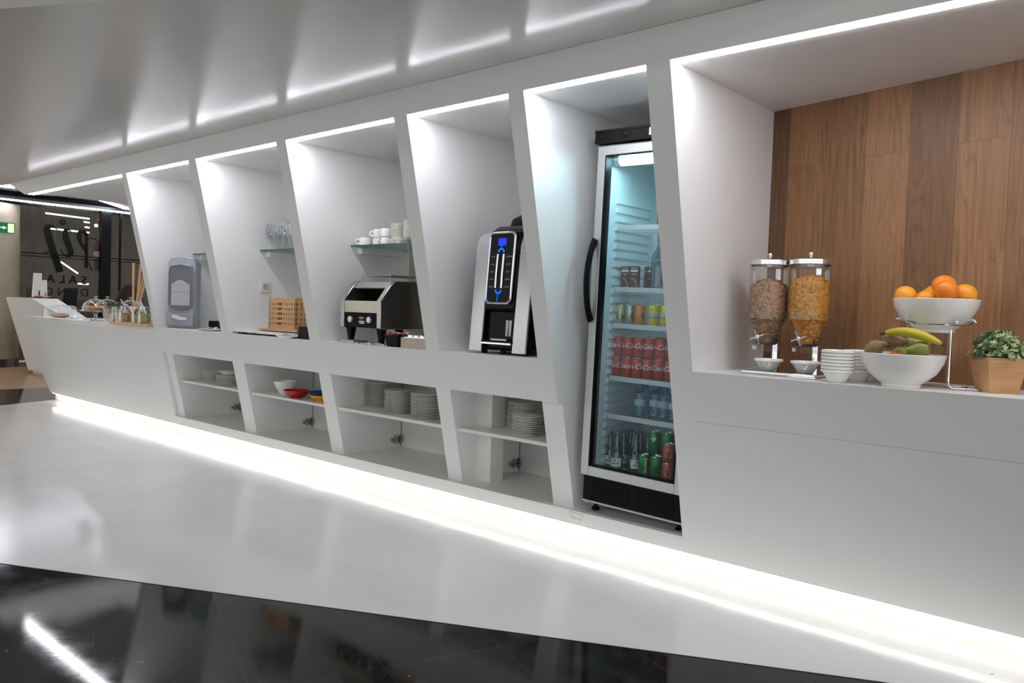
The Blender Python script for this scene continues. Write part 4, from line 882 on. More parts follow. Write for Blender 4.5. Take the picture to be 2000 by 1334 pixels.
# ribbed liner on side and back walls
b = B()
zr = .40
while zr < 1.74:
    for (x0, x1) in ((-HW+.028, -HW+.040), (HW-.040, HW-.028)):
        b.add([(x0 if x0 < 0 else x1, 3.37-FY, zr-FZ), (x0 if x0 < 0 else x1, 3.37-FY, zr+.030-FZ), (x1 if x0 < 0 else x0, 3.385-FY, zr+.027-FZ), (x1 if x0 < 0 else x0, 3.385-FY, zr+.006-FZ),
               (x0 if x0 < 0 else x1, 3.70-FY, zr-FZ), (x0 if x0 < 0 else x1, 3.70-FY, zr+.030-FZ), (x1 if x0 < 0 else x0, 3.69-FY, zr+.027-FZ), (x1 if x0 < 0 else x0, 3.69-FY, zr+.006-FZ)],
              [(0, 3, 2, 1), (4, 5, 6, 7), (1, 2, 6, 5), (2, 3, 7, 6), (3, 0, 4, 7)])
    zr += .0455
fbox(b, -HW+.0282, 3.30, .3665, -HW+.0300, 3.75, 1.954); fbox(b, HW-.030, 3.30, .3665, HW-.0282, 3.75, 1.954); fbox(b, -HW+.03, 3.745, .3665, HW-.03, 3.7495, 1.954); fbox(b, -HW+.03, 3.31, .3665, HW-.03, 3.745, .3690)
b.out('ribbed_liner', LINER, fr_, smooth=False)
b = B(); fbox(b, -HW+.008, 3.262, .228, HW-.008, 3.31, .352); 
for i in range(9):
    z = .245+i*.0105
    fbox(b, -HW+.06, 3.2595, z, -.01, 3.2625, z+.0045, 0); fbox(b, .03, 3.2595, z, HW-.05, 3.2625, z+.0045, 0)
b.out('base_grille', BLACKM, fr_, smooth=False)
b = B(); fbox(b, -HW+.006, 3.255, .222, HW-.006, 3.262, .2275); b.out('base_trim', ALU, fr_, smooth=False)
for x in (-HW+.05, HW-.05):
    for y in (3.32, 3.72):
        b = B(); b.lathe([(0, 0), (.020, 0), (.020, .012), (.010, .014), (.010, .036), (0, .036)], 16, (x, y-FY, 0)); b.out('foot', BLACKM, fr_)
# black header with thermostat
b = B(); fbox(b, -HW-.003, 3.215, 1.995, HW+.003, 3.30, 2.058); fbox(b, -HW-.003, 3.210, 2.046, HW+.003, 3.215, 2.058); fbox(b, -HW-.003, 3.211, 1.995, HW+.003, 3.215, 2.003); hd = b.out('header', BLACKS, fr_, smooth=False)
b = B(); fbox(b, .018, 3.2085, 2.009, .078, 3.2148, 2.043); th_ = b.out('thermostat', WHITEP, hd, smooth=False)
b = B(); fbox(b, .030, 3.2075, 2.014, .066, 3.2084, 2.038); b.out('thermostat_display', pbr('lcd_grey', (.16, .18, .15), .3), hd, smooth=False)
b = B(); text_on_plane(b, '9', .020, Matrix(((1, 0, 0, .052), (0, 0, -1, 3.2072-FY), (0, 1, 0, 2.026-FZ), (0, 0, 0, 1)))); b.out('thermostat_digit', INKB, hd, smooth=False)
b = B(); b.lathe([(0, 0), (.012, 0), (.012, .003), (0, .004)], 18, (-.12, 0, 0)); b.xform(Matrix.Translation((0, 3.215-FY, 2.026-FZ)) @ Matrix.Rotation(pi/2, 4, 'X')); b.out('switch', BLACKG, hd)
# door: frame, gasket, pane, handle, lock
DX0, DX1, DZ0, DZ1, FW_ = -HW, HW, .356, 1.990, .046
b = B()
fbox(b, DX0, 3.24, DZ0, DX0+FW_, 3.288, DZ1); fbox(b, DX1-FW_, 3.24, DZ0, DX1, 3.288, DZ1)
fbox(b, DX0+FW_, 3.24, DZ0, DX1-FW_, 3.288, DZ0+.048); fbox(b, DX0+FW_, 3.24, DZ1-.050, DX1-FW_, 3.288, DZ1)
door = b.out('door', ALU, fr_, smooth=False, bevel=.003)
b = B(); g = .007
fbox(b, DX0+FW_, 3.2395, DZ0+.048, DX0+FW_+g, 3.2895, DZ1-.05); fbox(b, DX1-FW_-g, 3.2395, DZ0+.048, DX1-FW_, 3.2895, DZ1-.05)
fbox(b, DX0+FW_, 3.2395, DZ0+.048, DX1-FW_, 3.2895, DZ0+.048+g); fbox(b, DX0+FW_, 3.2395, DZ1-.05-g, DX1-FW_, 3.2895, DZ1-.05); b.out('gasket', BLACKS, door, smooth=False)
b = B(); fbox(b, DX0+FW_+g, 3.252, DZ0+.048+g, DX1-FW_-g, 3.256, DZ1-.05-g); b.out('pane', DOORG, door, smooth=False)
b = B(); pts = []
for i in range(15):
    q = i/14; z = 1.130+q*.395; pts.append((DX0+.016-.0, 3.24-FY-.006-.052*sin(pi*q)**.7, z-FZ))
b.tube(pts, [.013]+[.012]*13+[.013], 10, flat=1.7)
b.out('handle', BLACKM, door)
b = B(); b.lathe([(0, 0), (.012, 0), (.012, .004), (.005, .005), (0, .003)], 20); b.xform(Matrix.Translation((.055, 3.24-FY, 1.966-FZ)) @ Matrix.Rotation(pi/2, 4, 'X')); b.out('lock', CHROME, door)
# lamp
b = B(); b.tube([(-.215, 3.335-FY, 1.925-FZ), (.22, 3.335-FY, 1.925-FZ)], .019, 16); b.out('lamp_tube', TUBE, fr_)
b = B(); b.tube([(-.245, 3.335-FY, 1.925-FZ), (-.215, 3.335-FY, 1.925-FZ)], .021, 16); fbox(b, -.25, 3.355, 1.905, .25, 3.37, 1.954); b.out('lamp_holder', WHITEP, fr_)
# wire shelves with front rails
for z in (1.600, 1.290, 1.106, .838, .643):
    b = B(); fbox(b, -HW+.045, 3.385, z-.010, HW-.045, 3.392, z+.014, 1)
    for k in range(26):
        x = -HW+.05+k*(2*HW-.1)/25; b.tube([(x, 3.392-FY, z-FZ), (x, 3.70-FY, z-FZ)], .0016, 5)
    for y in (3.46, 3.56, 3.69): b.tube([(-HW+.042, y-FY, z-.002-FZ), (HW-.042, y-FY, z-.002-FZ)], .0025, 6)
    b.out('shelf', [WHITEP, pbr('shelf_rail', (.66, .68, .68), .4) if 'shelf_rail' not in MATS else MATS['shelf_rail']], fr_, smooth=False)
# -- contents
def can(loc, rz, label, body, group, h=.103, r=.0295, top=CANTOP, deco=None, cat='can', name='drink_can'):
    t = thing(name, label, cat, loc, rz, group)
    b = B(); b.lathe([(r*.80, 0), (r*.86, .002), (r, .010), (r, h-.008), (r*.96, h-.0045)], 28); b.out('body', body, t)
    b = B(); b.lathe([(r*.962, h-.005), (r*.92, h-.002), (r*.90, h), (r*.84, h+.0005), (r*.80, h-.005), (0, h-.006)], 28); b.box(-.008, -.012, h-.006, .008, .006, h-.004); b.out('lid', top, t)
    if deco: deco(t, r, h)
    return t
def deco_cola(t, r, h):
    b = B(); text_on_can(b, 'Coca-Cola', .036, r+.0004, h*.55, bold=.0004, shear=.4, space=.96); b.box(0, 0, 0, 0, 0, 0); b.out('lettering', INKW, t, smooth=False)
FA = -pi/2
ZK = .8527
cola = None
lows = [-2.325, -2.262, -2.199, -2.136, -2.073, -2.010, -1.947]
def cola_can(x, y, z, rz, label, dark=False):
    global cola, colaz
    if dark:
        t = can((x, y, z), rz, label, COKE, 'red cola cans', top=BLACKG, deco=deco_cola); return t
    if cola is None:
        cola = can((x, y, z), rz, label, COKE, 'red cola cans', deco=deco_cola); return cola
    return place(cola, (x, y, z), label, rz)
rots = [.9, 1.9, .5, -.1, 2.2, -.3, .4]; rots2 = [.95, .45, .1, -.6, .3, .2, .4]
for i, x in enumerate(lows):
    cola_can(x, 3.445, ZK, rots[i]-.75, 'red cola can, %s from the left in the lower front row%s' % (ORD[i], ', black lid' if i in (3, 5) else ''), i in (3, 5))
for i, x in enumerate(lows):
    cola_can(x+.004, 3.446, ZK+.1042, rots2[i]-.75, 'red cola can, %s from the left in the upper front row%s' % (ORD[i], ', black lid' if i == 4 else ''), i == 4)
for i, x in enumerate(lows):
    cola_can(x-.006, 3.515, ZK, 1.5, 'red cola can, %s from the left in the lower back row' % ORD[i])
    cola_can(x-.006, 3.515, ZK+.1042, 1.2, 'red cola can, %s from the left in the upper back row' % ORD[i])
# slim mixed cans on the shelf above
ZF = 1.1207
def deco_tonic(t, r, h):
    b = B(); b.lathe([(r+.0003, h*.12), (r+.0003, h*.42)], 28); 
    s0 = 0
    b = B()
    vs = []; n = 18
    for i in range(n): a = 2*pi*i/n; vs.append(((r+.0006)*cos(FA+.45*cos(a)*1.6), (r+.0006)*sin(FA+.45*cos(a)*1.6), h*.36+.018*sin(a)))
    b.add(vs, [tuple(range(n))]); b.out('emblem', INKB, t, smooth=False)
    b = B(); text_on_can(b, 'TONIC', .008, r+.0004, h*.36, bold=.0003); b.out('lettering', GOLDC, t, smooth=False)
def deco_fanta(t, r, h):
    b = B(); text_on_can(b, 'FANTA', .027, r+.0006, h*.45, bold=.0028); b.out('lettering_shadow', INKN, t, smooth=False)
    b = B(); text_on_can(b, 'FANTA', .027, r+.0011, h*.46, bold=.0006); b.out('lettering', INKW, t, smooth=False)
    b = B(); 
    for a0, z0, rr_ in ((-.5, h*.70, .010), (.35, h*.74, .009)):
        n = 12; b.add([((r+.0005)*cos(FA+a0+rr_*1.6/r*cos(2*pi*i/n)), (r+.0005)*sin(FA+a0+rr_*1.6/r*cos(2*pi*i/n)), z0+rr_*.6*sin(2*pi*i/n)) for i in range(n)], [tuple(range(n))])
    b.out('fruit_print', pbr('print_green', (.10, .35, .04), .4) if 'print_green' not in MATS else MATS['print_green'], t, smooth=False)
def deco_bar(t, r, h):
    b = B()
    for k in range(5):
        a0 = -.25+k*.11; b.add([((r+.0005)*cos(FA+a), (r+.0005)*sin(FA+a), z) for a, z in ((a0, h*.3), (a0+.06, h*.3), (a0+.06, h*.58), (a0, h*.58))], [(0, 1, 2, 3)])
    b.out('barcode', INKB, t, smooth=False)
can((-2.318, 3.45, ZF), -.1+.6, 'pale gold tonic can with black emblem at the left of its shelf', GOLDC, 'slim cans on the mixed shelf', .102, .027, deco=deco_tonic)
can((-2.262, 3.455, ZF), .9, 'plain silver can beside the tonic can', SILC, 'slim cans on the mixed shelf', .102, .027, deco=deco_bar)
can((-2.20, 3.45, ZF), 1.1, 'orange soda can, left one, showing its barcode', FORA, 'slim cans on the mixed shelf', .103, .028, deco=deco_bar)
can((-2.162, 3.52, ZF), .6, 'orange soda can half hidden behind the yellow can', FORA, 'slim cans on the mixed shelf', .103, .028)
can((-2.117, 3.45, ZF), .30, 'yellow lemon soda can, left one with large lettering', FYEL, 'slim cans on the mixed shelf', .104, .0295, deco=deco_fanta)
can((-2.050, 3.45, ZF), .45, 'yellow lemon soda can, right one beside the white fin', FYEL, 'slim cans on the mixed shelf', .104, .0295, deco=deco_fanta)
can((-1.985, 3.45, ZF), .45, 'yellow lemon soda can hidden mostly behind the white fin', FYEL, 'slim cans on the mixed shelf', .104, .0295)
can((-2.262, 3.53, ZF), .9, 'orange soda can in the back row behind the silver can', FORA, 'slim cans on the mixed shelf', .103, .028)
# chocolate milk cartons
ZM = 1.3047
for i, (x, y, rz, s) in enumerate(((-2.300, 3.46, .25, 'leftmost, with curved white stripe'), (-2.245, 3.46, .25, 'second from the left, with curved stripe'), (-2.205, 3.53, -.2, 'third, half hidden behind'), (-2.180, 3.50, .9, 'rightmost, beside the milk bottle'))):
    t = thing('milk_carton', 'small brown chocolate milk carton, '+s, 'carton', (x, y, ZM), rz, 'chocolate milk cartons')
    b = B(); b.box(-.022, -.016, 0, .022, .016, .112); b.out('carton', CHOCO, t, bevel=.0015, seg=1)
    b = B(); b.box(-.019, -.0165, .084, .019, -.016, .092); text_on_plane(b, 'Batido', .011, Matrix(((1, 0, 0, 0), (0, 0, -1, -.0166), (0, 1, 0, .101), (0, 0, 0, 1)))); text_on_plane(b, 'cacao', .010, Matrix(((1, 0, 0, 0), (0, 0, -1, -.0166), (0, 1, 0, .072), (0, 0, 0, 1))))
    b.tube([(-.015, -.0165, .050), (-.002, -.0165, .048), (.012, -.0165, .030), (.019, -.0165, .006)], .0008, 5); b.out('print', INKW, t, smooth=False)
t = thing('milk_bottle', 'glass bottle of milk with a cork stopper on the fridge shelf', 'bottle', (-2.105, 3.47, ZM))
b = B(); b.lathe([(0, .002), (.040, 0), (.046, .006), (.046, .13), (.043, .16), (.022, .205), (.019, .23), (.021, .24), (.021, .245), (.018, .245), (.017, .23), (.0195, .206), (.041, .158), (.044, .13), (.044, .008), (0, .006)], 30); b.out('bottle', BOTG, t)
b = B(); b.lathe([(0, .007), (.0435, .008), (.0435, .122), (0, .122)], 28); b.out('milk', MILK, t)
b = B(); b.lathe([(0, .228), (.017, .228), (.018, .246), (.021, .247), (.021, .272), (0, .273)], 20); b.out('stopper', CORK, t)
t = thing('juice_bottle', 'tall red juice bottle on the top fridge shelf', 'bottle', (-2.100, 3.50, 1.6147))
b = B(); b.lathe([(0, 0), (.045, 0), (.048, .01), (.048, .10), (.040, .125), (.030, .15), (.018, .18), (.0, .181)], 28); b.out('bottle', pbr('red_juice', (.42, .06, .03), .25), t)
b = B(); b.lathe([(0, .18), (.019, .18), (.019, .20), (0, .20)], 20); b.out('cap', WHITEP, t)
# water bottles
ZW = .6577
wb = None
for i, (x, y, s) in enumerate(((-2.190, 3.47, 'nearest, with a pale label'), (-2.118, 3.50, 'second, behind the nearest'), (-2.055, 3.48, 'third, with a square mark'), (-1.99, 3.47, 'rightmost, beside the white fin'), (-2.225, 3.57, 'standing in the back row'), (-2.155, 3.59, 'second one in the back row'))):
    lab = 'small water bottle with blue cap, '+s
    if wb is None:
        t = wb = thing('water_bottle', lab, 'bottle', (x, y, ZW), .2, 'small water bottles')
        b = B(); pr = [(0, .003), (.026, 0), (.031, .006)]
        for k in range(8): pr += [(.031, .012+k*.011), (.0295, .017+k*.011)]
        pr += [(.031, .105), (.030, .118), (.022, .132), (.012, .142), (.012, .150)]
        b.lathe(pr, 26); b.out('bottle', PETG, t)
        b = B(); b.lathe([(.0315, .055), (.0315, .088)], 26); b.out('label', pbr('pale_blue_label', (.45, .58, .72), .4), t)
        b = B(); b.add([(.0322*cos(FA+a), .0322*sin(FA+a), z) for a, z in ((-.5, .062), (.4, .064), (.4, .082), (-.5, .080))], [(0, 1, 2, 3)]); b.out('label_print', INKW, t, smooth=False)
        b = B(); b.lathe([(0, .143), (.0145, .143), (.0145, .162), (0, .163)], 20); b.out('cap', pbr('blue_cap', (.03, .20, .48), .35), t)
    else: place(wb, (x, y, ZW), lab, random.uniform(-.5, .5))
# glass soda bottles on the fridge floor
ZFL = .3694
sb = None
spots = [(-2.335, 3.43), (-2.268, 3.395), (-2.300, 3.50), (-2.225, 3.48), (-2.175, 3.425), (-2.235, 3.56), (-2.31, 3.58), (-2.165, 3.52), (-2.20, 3.64), (-2.12, 3.53)]
for i, (x, y) in enumerate(spots):
    lab = 'clear glass soda bottle with white label, %s' % ['leftmost of the front row', 'nearest the door glass', 'directly behind the leftmost two', 'in the middle of the cluster', 'right of the cluster, beside the green can', 'in the back row, centre', 'in the back row, left', 'behind the right front bottle', 'last row, centre', 'behind the green cans'][i]
    if sb is None:
        t = sb = thing('soda_bottle', lab, 'bottle', (x, y, ZFL), .5, 'glass soda bottles')
        b = B(); b.lathe([(0, .004), (.026, 0), (.0305, .005), (.0305, .085), (.027, .105), (.015, .150), (.0125, .185), (.0135, .186), (.0135, .198), (.011, .198), (.0105, .185), (.0125, .150), (.0245, .105), (.028, .085), (.028, .008), (0, .008)], 26); b.out('bottle', BOTG, t)
        b = B(); b.add([(.0310*cos(FA+a), .0310*sin(FA+a), z) for a in [-1.1+k*.22 for k in range(11)] for z in (.030, .075)], [(2*k, 2*k+2, 2*k+3, 2*k+1) for k in range(10)]); b.out('label', PAPER, t)
        b = B(); text_on_can(b, 'Gaseosa', .013, .0314, .050, shear=.3, bold=.0004); b.out('label_print', INKR, t, smooth=False)
        b = B(); text_on_can(b, 'La', .013, .0314, .065, bold=.0006); b.out('brand_print', INKB, t, smooth=False)
        b = B(); b.lathe([(.0128, .192), (.0132, .193), (.0122, .199), (0, .200)], 18); b.out('crown_cap', pbr('pale_cap', (.30, .34, .35), .3, metal=.7), t)
    else: place(sb, (x, y, ZFL), lab, random.uniform(-.1, 1.0))
def deco_green(t, r, h):
    b = B(); v, f = text_verts('Carlsberg', .020, shear=.2, bold=.0005)
    b.add([((r+.0005)*cos(FA+.5-p[1]/r), (r+.0005)*sin(FA+.5-p[1]/r), h*.5+p[0]) for p in v], f); b.out('lettering', INKW, t, smooth=False)
def deco_crest(t, r, h):
    b = B(); n = 8
    for a0, z0 in ((-.25, h*.66), (.05, h*.70), (.3, h*.66), (.0, h*.58)): b.add([((r+.0005)*cos(FA+a0+.16*cos(2*pi*i/n)), (r+.0005)*sin(FA+a0+.16*cos(2*pi*i/n)), z0+.006*sin(2*pi*i/n)) for i in range(n)], [tuple(range(n))])
    b.out('crest', INKW, t, smooth=False)
can((-2.113, 3.405, ZFL), .25, 'green beer can standing nearest the door, vertical lettering', GRN, 'green beer cans', .112, .030, deco=deco_green)
can((-2.040, 3.40, ZFL), .7, 'green beer can beside the nearest one, barcode showing', GRN, 'green beer cans', .112, .030, deco=deco_bar)
for (x, y, z, rz, s, dc) in ((-2.075, 3.47, ZFL, .3, 'supporting the upper left one', None), (-2.005, 3.475, ZFL, .3, 'supporting the upper right one', None), (-2.092, 3.462, ZFL+.1135, .35, 'upper left one with a white crest', deco_crest), (-2.020, 3.466, ZFL+.1135, .6, 'upper middle one with a barcode', deco_bar), (-1.955, 3.49, ZFL+.1135, .3, 'upper right one, mostly hidden', None), (-1.945, 3.49, ZFL, .3, 'lower right one, mostly hidden', None), (-2.05, 3.55, ZFL+.1135, .3, 'upper one in the back row', None), (-2.05, 3.55, ZFL, .3, 'lower one in the back row', None)):
    can((x, y, z), rz, 'green beer can, '+s, GRN, 'green beer cans', .112, .030, deco=dc)
def deco_red(t, r, h):
    b = B(); n = 20
    b.add([((r+.0005)*cos(FA+.62*cos(2*pi*i/n)), (r+.0005)*sin(FA+.62*cos(2*pi*i/n)), h*.5+.022*sin(2*pi*i/n)) for i in range(n)], [tuple(range(n))]); b.out('emblem', pbr('cream_print', (.62, .50, .40), .5) if 'cream_print' not in MATS else MATS['cream_print'], t, smooth=False)
    b = B(); text_on_can(b, 'Mahou', .012, r+.001, h*.5, bold=.0005); b.out('lettering', INKR, t, smooth=False)
can((-1.972, 3.395, ZFL), .5, 'red and cream beer can, lower one near the door', REDP, 'red beer cans', .092, .030, deco=deco_red)
can((-1.972, 3.395, ZFL+.0935), .5, 'red and cream beer can stacked on the lower one', REDP, 'red beer cans', .092, .030, deco=deco_red)
can((-1.905, 3.40, ZFL), .5, 'white and silver can at the right corner of the fridge floor', SILC, 'red beer cans', .112, .030)

# ============================================================ breakfast niche
ZT = ZC+.003
c2 = Vector((-1.309, 3.36)); c1 = Vector((-1.488, 3.36)); ax = (c2-c1).normalized(); mid = (c1+c2)/2; ang = math.atan2(ax.y, ax.x)
# chrome tray the dispensers stand on
t = thing('cereal_dispenser', 'double clear cereal dispenser on a chrome tray, bran left and cornflakes right', 'dispenser', (mid.x, mid.y, ZT), ang)
hl = (c2-c1).length/2
b = B(); b.box(-hl-.03, -.19, 0, hl+.115, .13, .006); b.box(-hl-.025, -.185, .0061, hl+.11, .125, .017); b.out('tray', CHROME, t, bevel=.003)
for sx in (-hl, hl):
    s = 1.0
    b = B(); b.box(sx-.004, .074, .017, sx+.018, .082, .46); b.out('post', CHROME, t)
R_ = .0815
for i, sx in enumerate((-hl, hl)):
    z0 = .245; zt = .485
    b = B(); b.lathe([(.036, .125), (.045, .13), (.045, .165), (R_*.98, z0), (R_, z0+.012), (R_, zt)], 44, (sx, -.002, 0)); cyl = b.out('hopper', ACRYL, t)
    b = B(); b.lathe([(R_+.001, z0-.006), (R_+.003, z0-.006), (R_+.003, z0+.02), (R_+.001, z0+.02)], 44, (sx, 0, 0), closed=True); b.out('collar', ACRYL, t)
    b = B(); b.lathe([(0, zt+.004), (R_*.4, zt+.010), (R_*.92, zt+.010), (R_*1.06, zt+.004), (R_*1.06, zt-.016), (R_*1.0, zt-.018), (R_*1.0, zt-.002), (0, zt-.002)], 44, (sx, 0, 0)); lid = b.out('lid', CHROME, t)
    b = B(); b.lathe([(0, zt+.009), (.009, zt+.009), (.006, zt+.016), (.009, zt+.024), (.009, zt+.036), (0, zt+.038)], 18, (sx, 0, 0)); b.out('lid_knob', CHROME, lid)
    # flakes heap: inner fill plus loose flakes
    b = B(); fr2 = .74 if i == 0 else .82
    zf = z0+(zt-z0)*(.62 if i == 0 else .70)
    b.lathe([(0, .135), (.040, .137), (.041, .165), (R_*.93, z0), (R_*.95, z0+.02), (R_*.95, zf-.025), (R_*.6, zf), (0, zf+.012)], 30, (sx, 0, 0), 1)
    for k in range(1700):
        a = random.uniform(0, 2*pi); q = random.random()
        if q < .16: rr_ = random.uniform(0, R_*.9); z = zf+.012-(rr_/R_)**2*.035; c = Vector((rr_*cos(a), rr_*sin(a), z+random.uniform(-.003, .004)))
        elif q < .84: z = random.uniform(z0-.005, zf-.02); c = Vector((R_*.955*cos(a), R_*.955*sin(a), z))
        else: z = random.uniform(.15, z0); rr_ = .043+(R_*.96-.045)*max(0, (z-.165)/(z0-.165)); c = Vector(((rr_-.002)*cos(a), (rr_-.002)*sin(a), z))
        s0 = len(b.v); sz = random.uniform(.006, .0105)
        p = [(sz*cos(q2*pi/3+.2)*random.uniform(.8, 1.15), sz*.75*sin(q2*pi/3), random.uniform(-.0018, .0018)) for q2 in range(6)]
        b.add([(0, 0, .0015)]+p, [(0, 1+j, 1+(j+1) % 6) for j in range(6)], 0)
        M = Matrix.Translation(c+Vector((sx, 0, 0))) @ Matrix.Rotation(a, 4, 'Z') @ Matrix.Rotation(random.uniform(.9, 2.0), 4, 'Y') @ Matrix.Rotation(random.uniform(0, 6), 4, 'Z')
        b.xform(M, s0)
        for v in range(s0, len(b.v)):
            x, y, z = b.v[v]; rr2 = sqrt((x-sx)**2+y*y)
            if rr2 > R_*.985: b.v[v] = (sx+(x-sx)*R_*.985/rr2, y*R_*.985/rr2, z)
    tag(b.out('flakes', [FLAKE1 if i == 0 else FLAKE2, pbr('flake_core_%d' % i, (.30, .18, .10) if i == 0 else (.55, .22, .04), .9, var=.4, vscale=40)], t, smooth=False), 'brown bran flakes' if i == 0 else 'golden cornflakes', kind='stuff')
    # outlet chute and star knob facing the room
    b = B(); b.hexa([(sx-.040, -.060, .095), (sx+.040, -.060, .095), (sx+.040, .045, .095), (sx-.040, .045, .095), (sx-.046, -.070, .168), (sx+.046, -.070, .168), (sx+.046, .052, .168), (sx-.046, .052, .168)]); b.out('chute', ACRYL, t, smooth=False, bevel=.006)
    b = B(); b.tube([(sx-.038, 0, .145), (sx+.038, 0, .145)], .022, 14); b.out('paddle_wheel', pbr('dark_rubber', (.05, .05, .06), .6) if 'dark_rubber' not in MATS else MATS['dark_rubber'], t)
    b = B(); kc = Vector((sx+.002, -.100, .158))
    b.tube([kc, kc+Vector((0, .04, 0))], .006, 10); b.ball(kc, (.010, .008, .010), 14, 8)
    for k in range(4):
        a = k*pi/2+.35; b.tube([kc, kc+Vector((.032*cos(a), 0, .032*sin(a)))], .0042, 8)
    b.out('star_knob', CHROME, t)
def cup(loc, label, group, first=None, r=.060, h=.048):
    if first: return place(first, loc, label)
    b = B(); b.lathe([(0, .004), (.022, .004), (.026, 0), (.030, 0), (.034, .004), (r*.88, h*.78), (r*.97, h*.80), (r, h*.84), (r, h), (r*.96, h+.001), (r*.86, h*.80), (.030, .009), (0, .008)], 40)
    o = b.out('cereal_bowl', PORCW); o.location = loc; return tag(o, label, 'bowl', group)
cup((-1.432, 3.262, ZT+.0175), 'white ribbed-rim bowl under the bran dispenser', 'small white bowls')
cup((-1.274, 3.262, ZT+.0175), 'white ribbed-rim bowl under the cornflakes dispenser', 'small white bowls')
f0 = None
for (x, y, n, s) in ((-1.098, 3.13, 7, 'the front stack of small white bowls'), (-1.062, 3.265, 7, 'the stack behind the front one'), (-1.02, 3.40, 3, 'the short stack half behind the fruit bowl')):
    for i in range(n):
        pos = 'lowest' if i == 0 else ('topmost' if i == n-1 else ORD[i]+' from the bottom')
        lab = 'white small bowl, %s in %s' % (pos, s)
        f0_ = cup((x, y, ZT+.0003+i*.0125), lab, 'small white bowls in stacks', f0, .061, .048)
        f0 = f0 or f0_
def big_bowl(loc, label):
    b = B(); r = .147
    b.lathe([(0, .006), (.058, .006), (.060, 0), (.066, 0), (.068, .012), (.080, .018), (.118, .052), (.140, .092), (r, .122), (r-.003, .1235), (r-.008, .121), (.130, .090), (.110, .056), (.070, .026), (0, .020)], 64)
    o = b.out('fruit_bowl', PORCW); o.location = loc; return tag(o, label, 'bowl', 'large white fruit bowls')
big_bowl((-.883, 3.185, ZT), 'large white bowl of pears and a banana standing on the counter')
big_bowl((-.800, 3.27, ZT+.205), 'large white bowl of oranges held up by the chrome stand')
# chrome stand
st = thing('bowl_stand', 'chrome wire stand holding the upper fruit bowl', 'stand', (-.80, 3.27, ZT))
b = B()
ring = [(.092*cos(2*pi*i/32), .092*sin(2*pi*i/32), .236) for i in range(32)]
b.tube(ring, .0038, 8, closed=True)
for sx in (1, -1):
    b.tube([(sx*.135, .0, .245), (sx*.128, -.004, .254), (sx*.118, -.004, .255), (sx*.095, -.01, .252), (sx*.075, -.02, .250), (sx*.066, -.022, .240), (sx*.062, -.022, .22), (sx*.061, -.022, .03), (sx*.064, -.024, .012), (sx*.075, -.028, .0045), (sx*.12, -.03, .0045), (sx*.16, -.02, .0045)] if sx > 0 else [(-.135, .0, .245), (-.128, -.004, .254), (-.115, -.01, .252), (-.105, .03, .245), (-.11, .08, .20), (-.11, .09, .03), (-.10, .09, .0045), (0, .09, .0045)], .0048, 10)
b.tube([(.10, -.03, .0045), (.10, .09, .0045), (0, .09, .0045)], .0045, 8)
for a in (pi*.15, pi*.85, pi*1.35, pi*1.75): b.tube([(.092*cos(a), .092*sin(a), .236), (.135*cos(a), .135*sin(a), .246)], .0035, 8)
b.out('wire_frame', CHROME, st)
# oranges
def orange(loc, r, mat, label):
    t = thing('orange', label, 'orange', loc, random.uniform(0, 6), 'oranges in the upper bowl', rot=(random.uniform(-.5, .5), random.uniform(-.5, .5), random.uniform(0, 6)))
    b = B(); b.ball((0, 0, 0), (r, r, r*.94), 30, 18); b.out('peel', mat, t)
    b = B(); b.lathe([(0, 0), (.003, .0), (.002, .0025), (0, .003)], 8, (0, 0, r*.935)); b.out('stem_scar', PEARG, t)
OB = ZT+.205
for (x, y, z, r, m, s) in ((-.893, 3.225, OB+.132, .040, ORANGE2, 'lone pale orange at the left rim'), (-.86, 3.30, OB+.105, .038, ORANGE, 'low orange right of the lone one'), (-.818, 3.215, OB+.120, .037, ORANGE2, 'low front orange in the middle'), (-.808, 3.275, OB+.138, .040, ORANGE2, 'middle orange behind the low front one'),
                           (-.772, 3.255, OB+.172, .042, ORANGE, 'topmost orange of the heap'), (-.748, 3.195, OB+.152, .041, ORANGE, 'deep orange one at the front of the heap'), (-.703, 3.265, OB+.142, .040, ORANGE2, 'rightmost orange at the rim'), (-.735, 3.32, OB+.105, .038, ORANGE, 'low orange at the back right'), (-.80, 3.27, OB+.062, .038, ORANGE, 'orange at the bottom of the bowl')):
    orange((x, y, z), r, m, 'orange in the upper bowl, '+s)
def pear(loc, rot, L, R, mat, label, tip=1.0):
    t = thing('pear', label, 'pear', loc, 0, 'pears in the lower bowl', rot=rot)
    b = B(); pr = [(0, -.0)]
    pr = [(0.0, 0), (R*.45, .003), (R*.85, R*.35), (R, R*.9), (R*.92, R*1.35), (R*.66, R*1.9), (R*.42, L*.80), (R*.33, L*.92), (R*.18, L*.99), (0, L)]
    b.lathe(pr, 26, (0, 0, -R)); b.out('skin', mat, t)
    b = B(); b.tube([(0, 0, L-R-.003), (.002, 0, L-R+.008), (.005, 0, L-R+.016)], .0018, 6); b.out('stem', BANTIP, t)
LB = ZT
pear((-.960, 3.12, LB+.140), (radians(70), 0, radians(62)), .088, .030, PEARB, 'brown pear lying lowest at the left front rim')
pear((-.915, 3.17, LB+.165), (radians(85), radians(0), radians(70)), .092, .033, PEARB, 'brown pear lying above at the left of the heap')
pear((-.982, 3.16, LB+.132), (radians(60), radians(0), radians(200)), .080, .029, PEARG, 'greenish pear at the left edge behind the brown one')
pear((-.800, 3.115, LB+.143), (radians(95), radians(0), radians(-75)), .088, .030, PEARG, 'green pear at the right front of the heap')
pear((-.838, 3.165, LB+.160), (radians(88), radians(0), radians(100)), .082, .028, PEARG, 'green pear lying behind the right front one')
pear((-.868, 3.10, LB+.120), (radians(60), radians(0), radians(10)), .080, .029, PEARG, 'green pear in the middle above the apple')
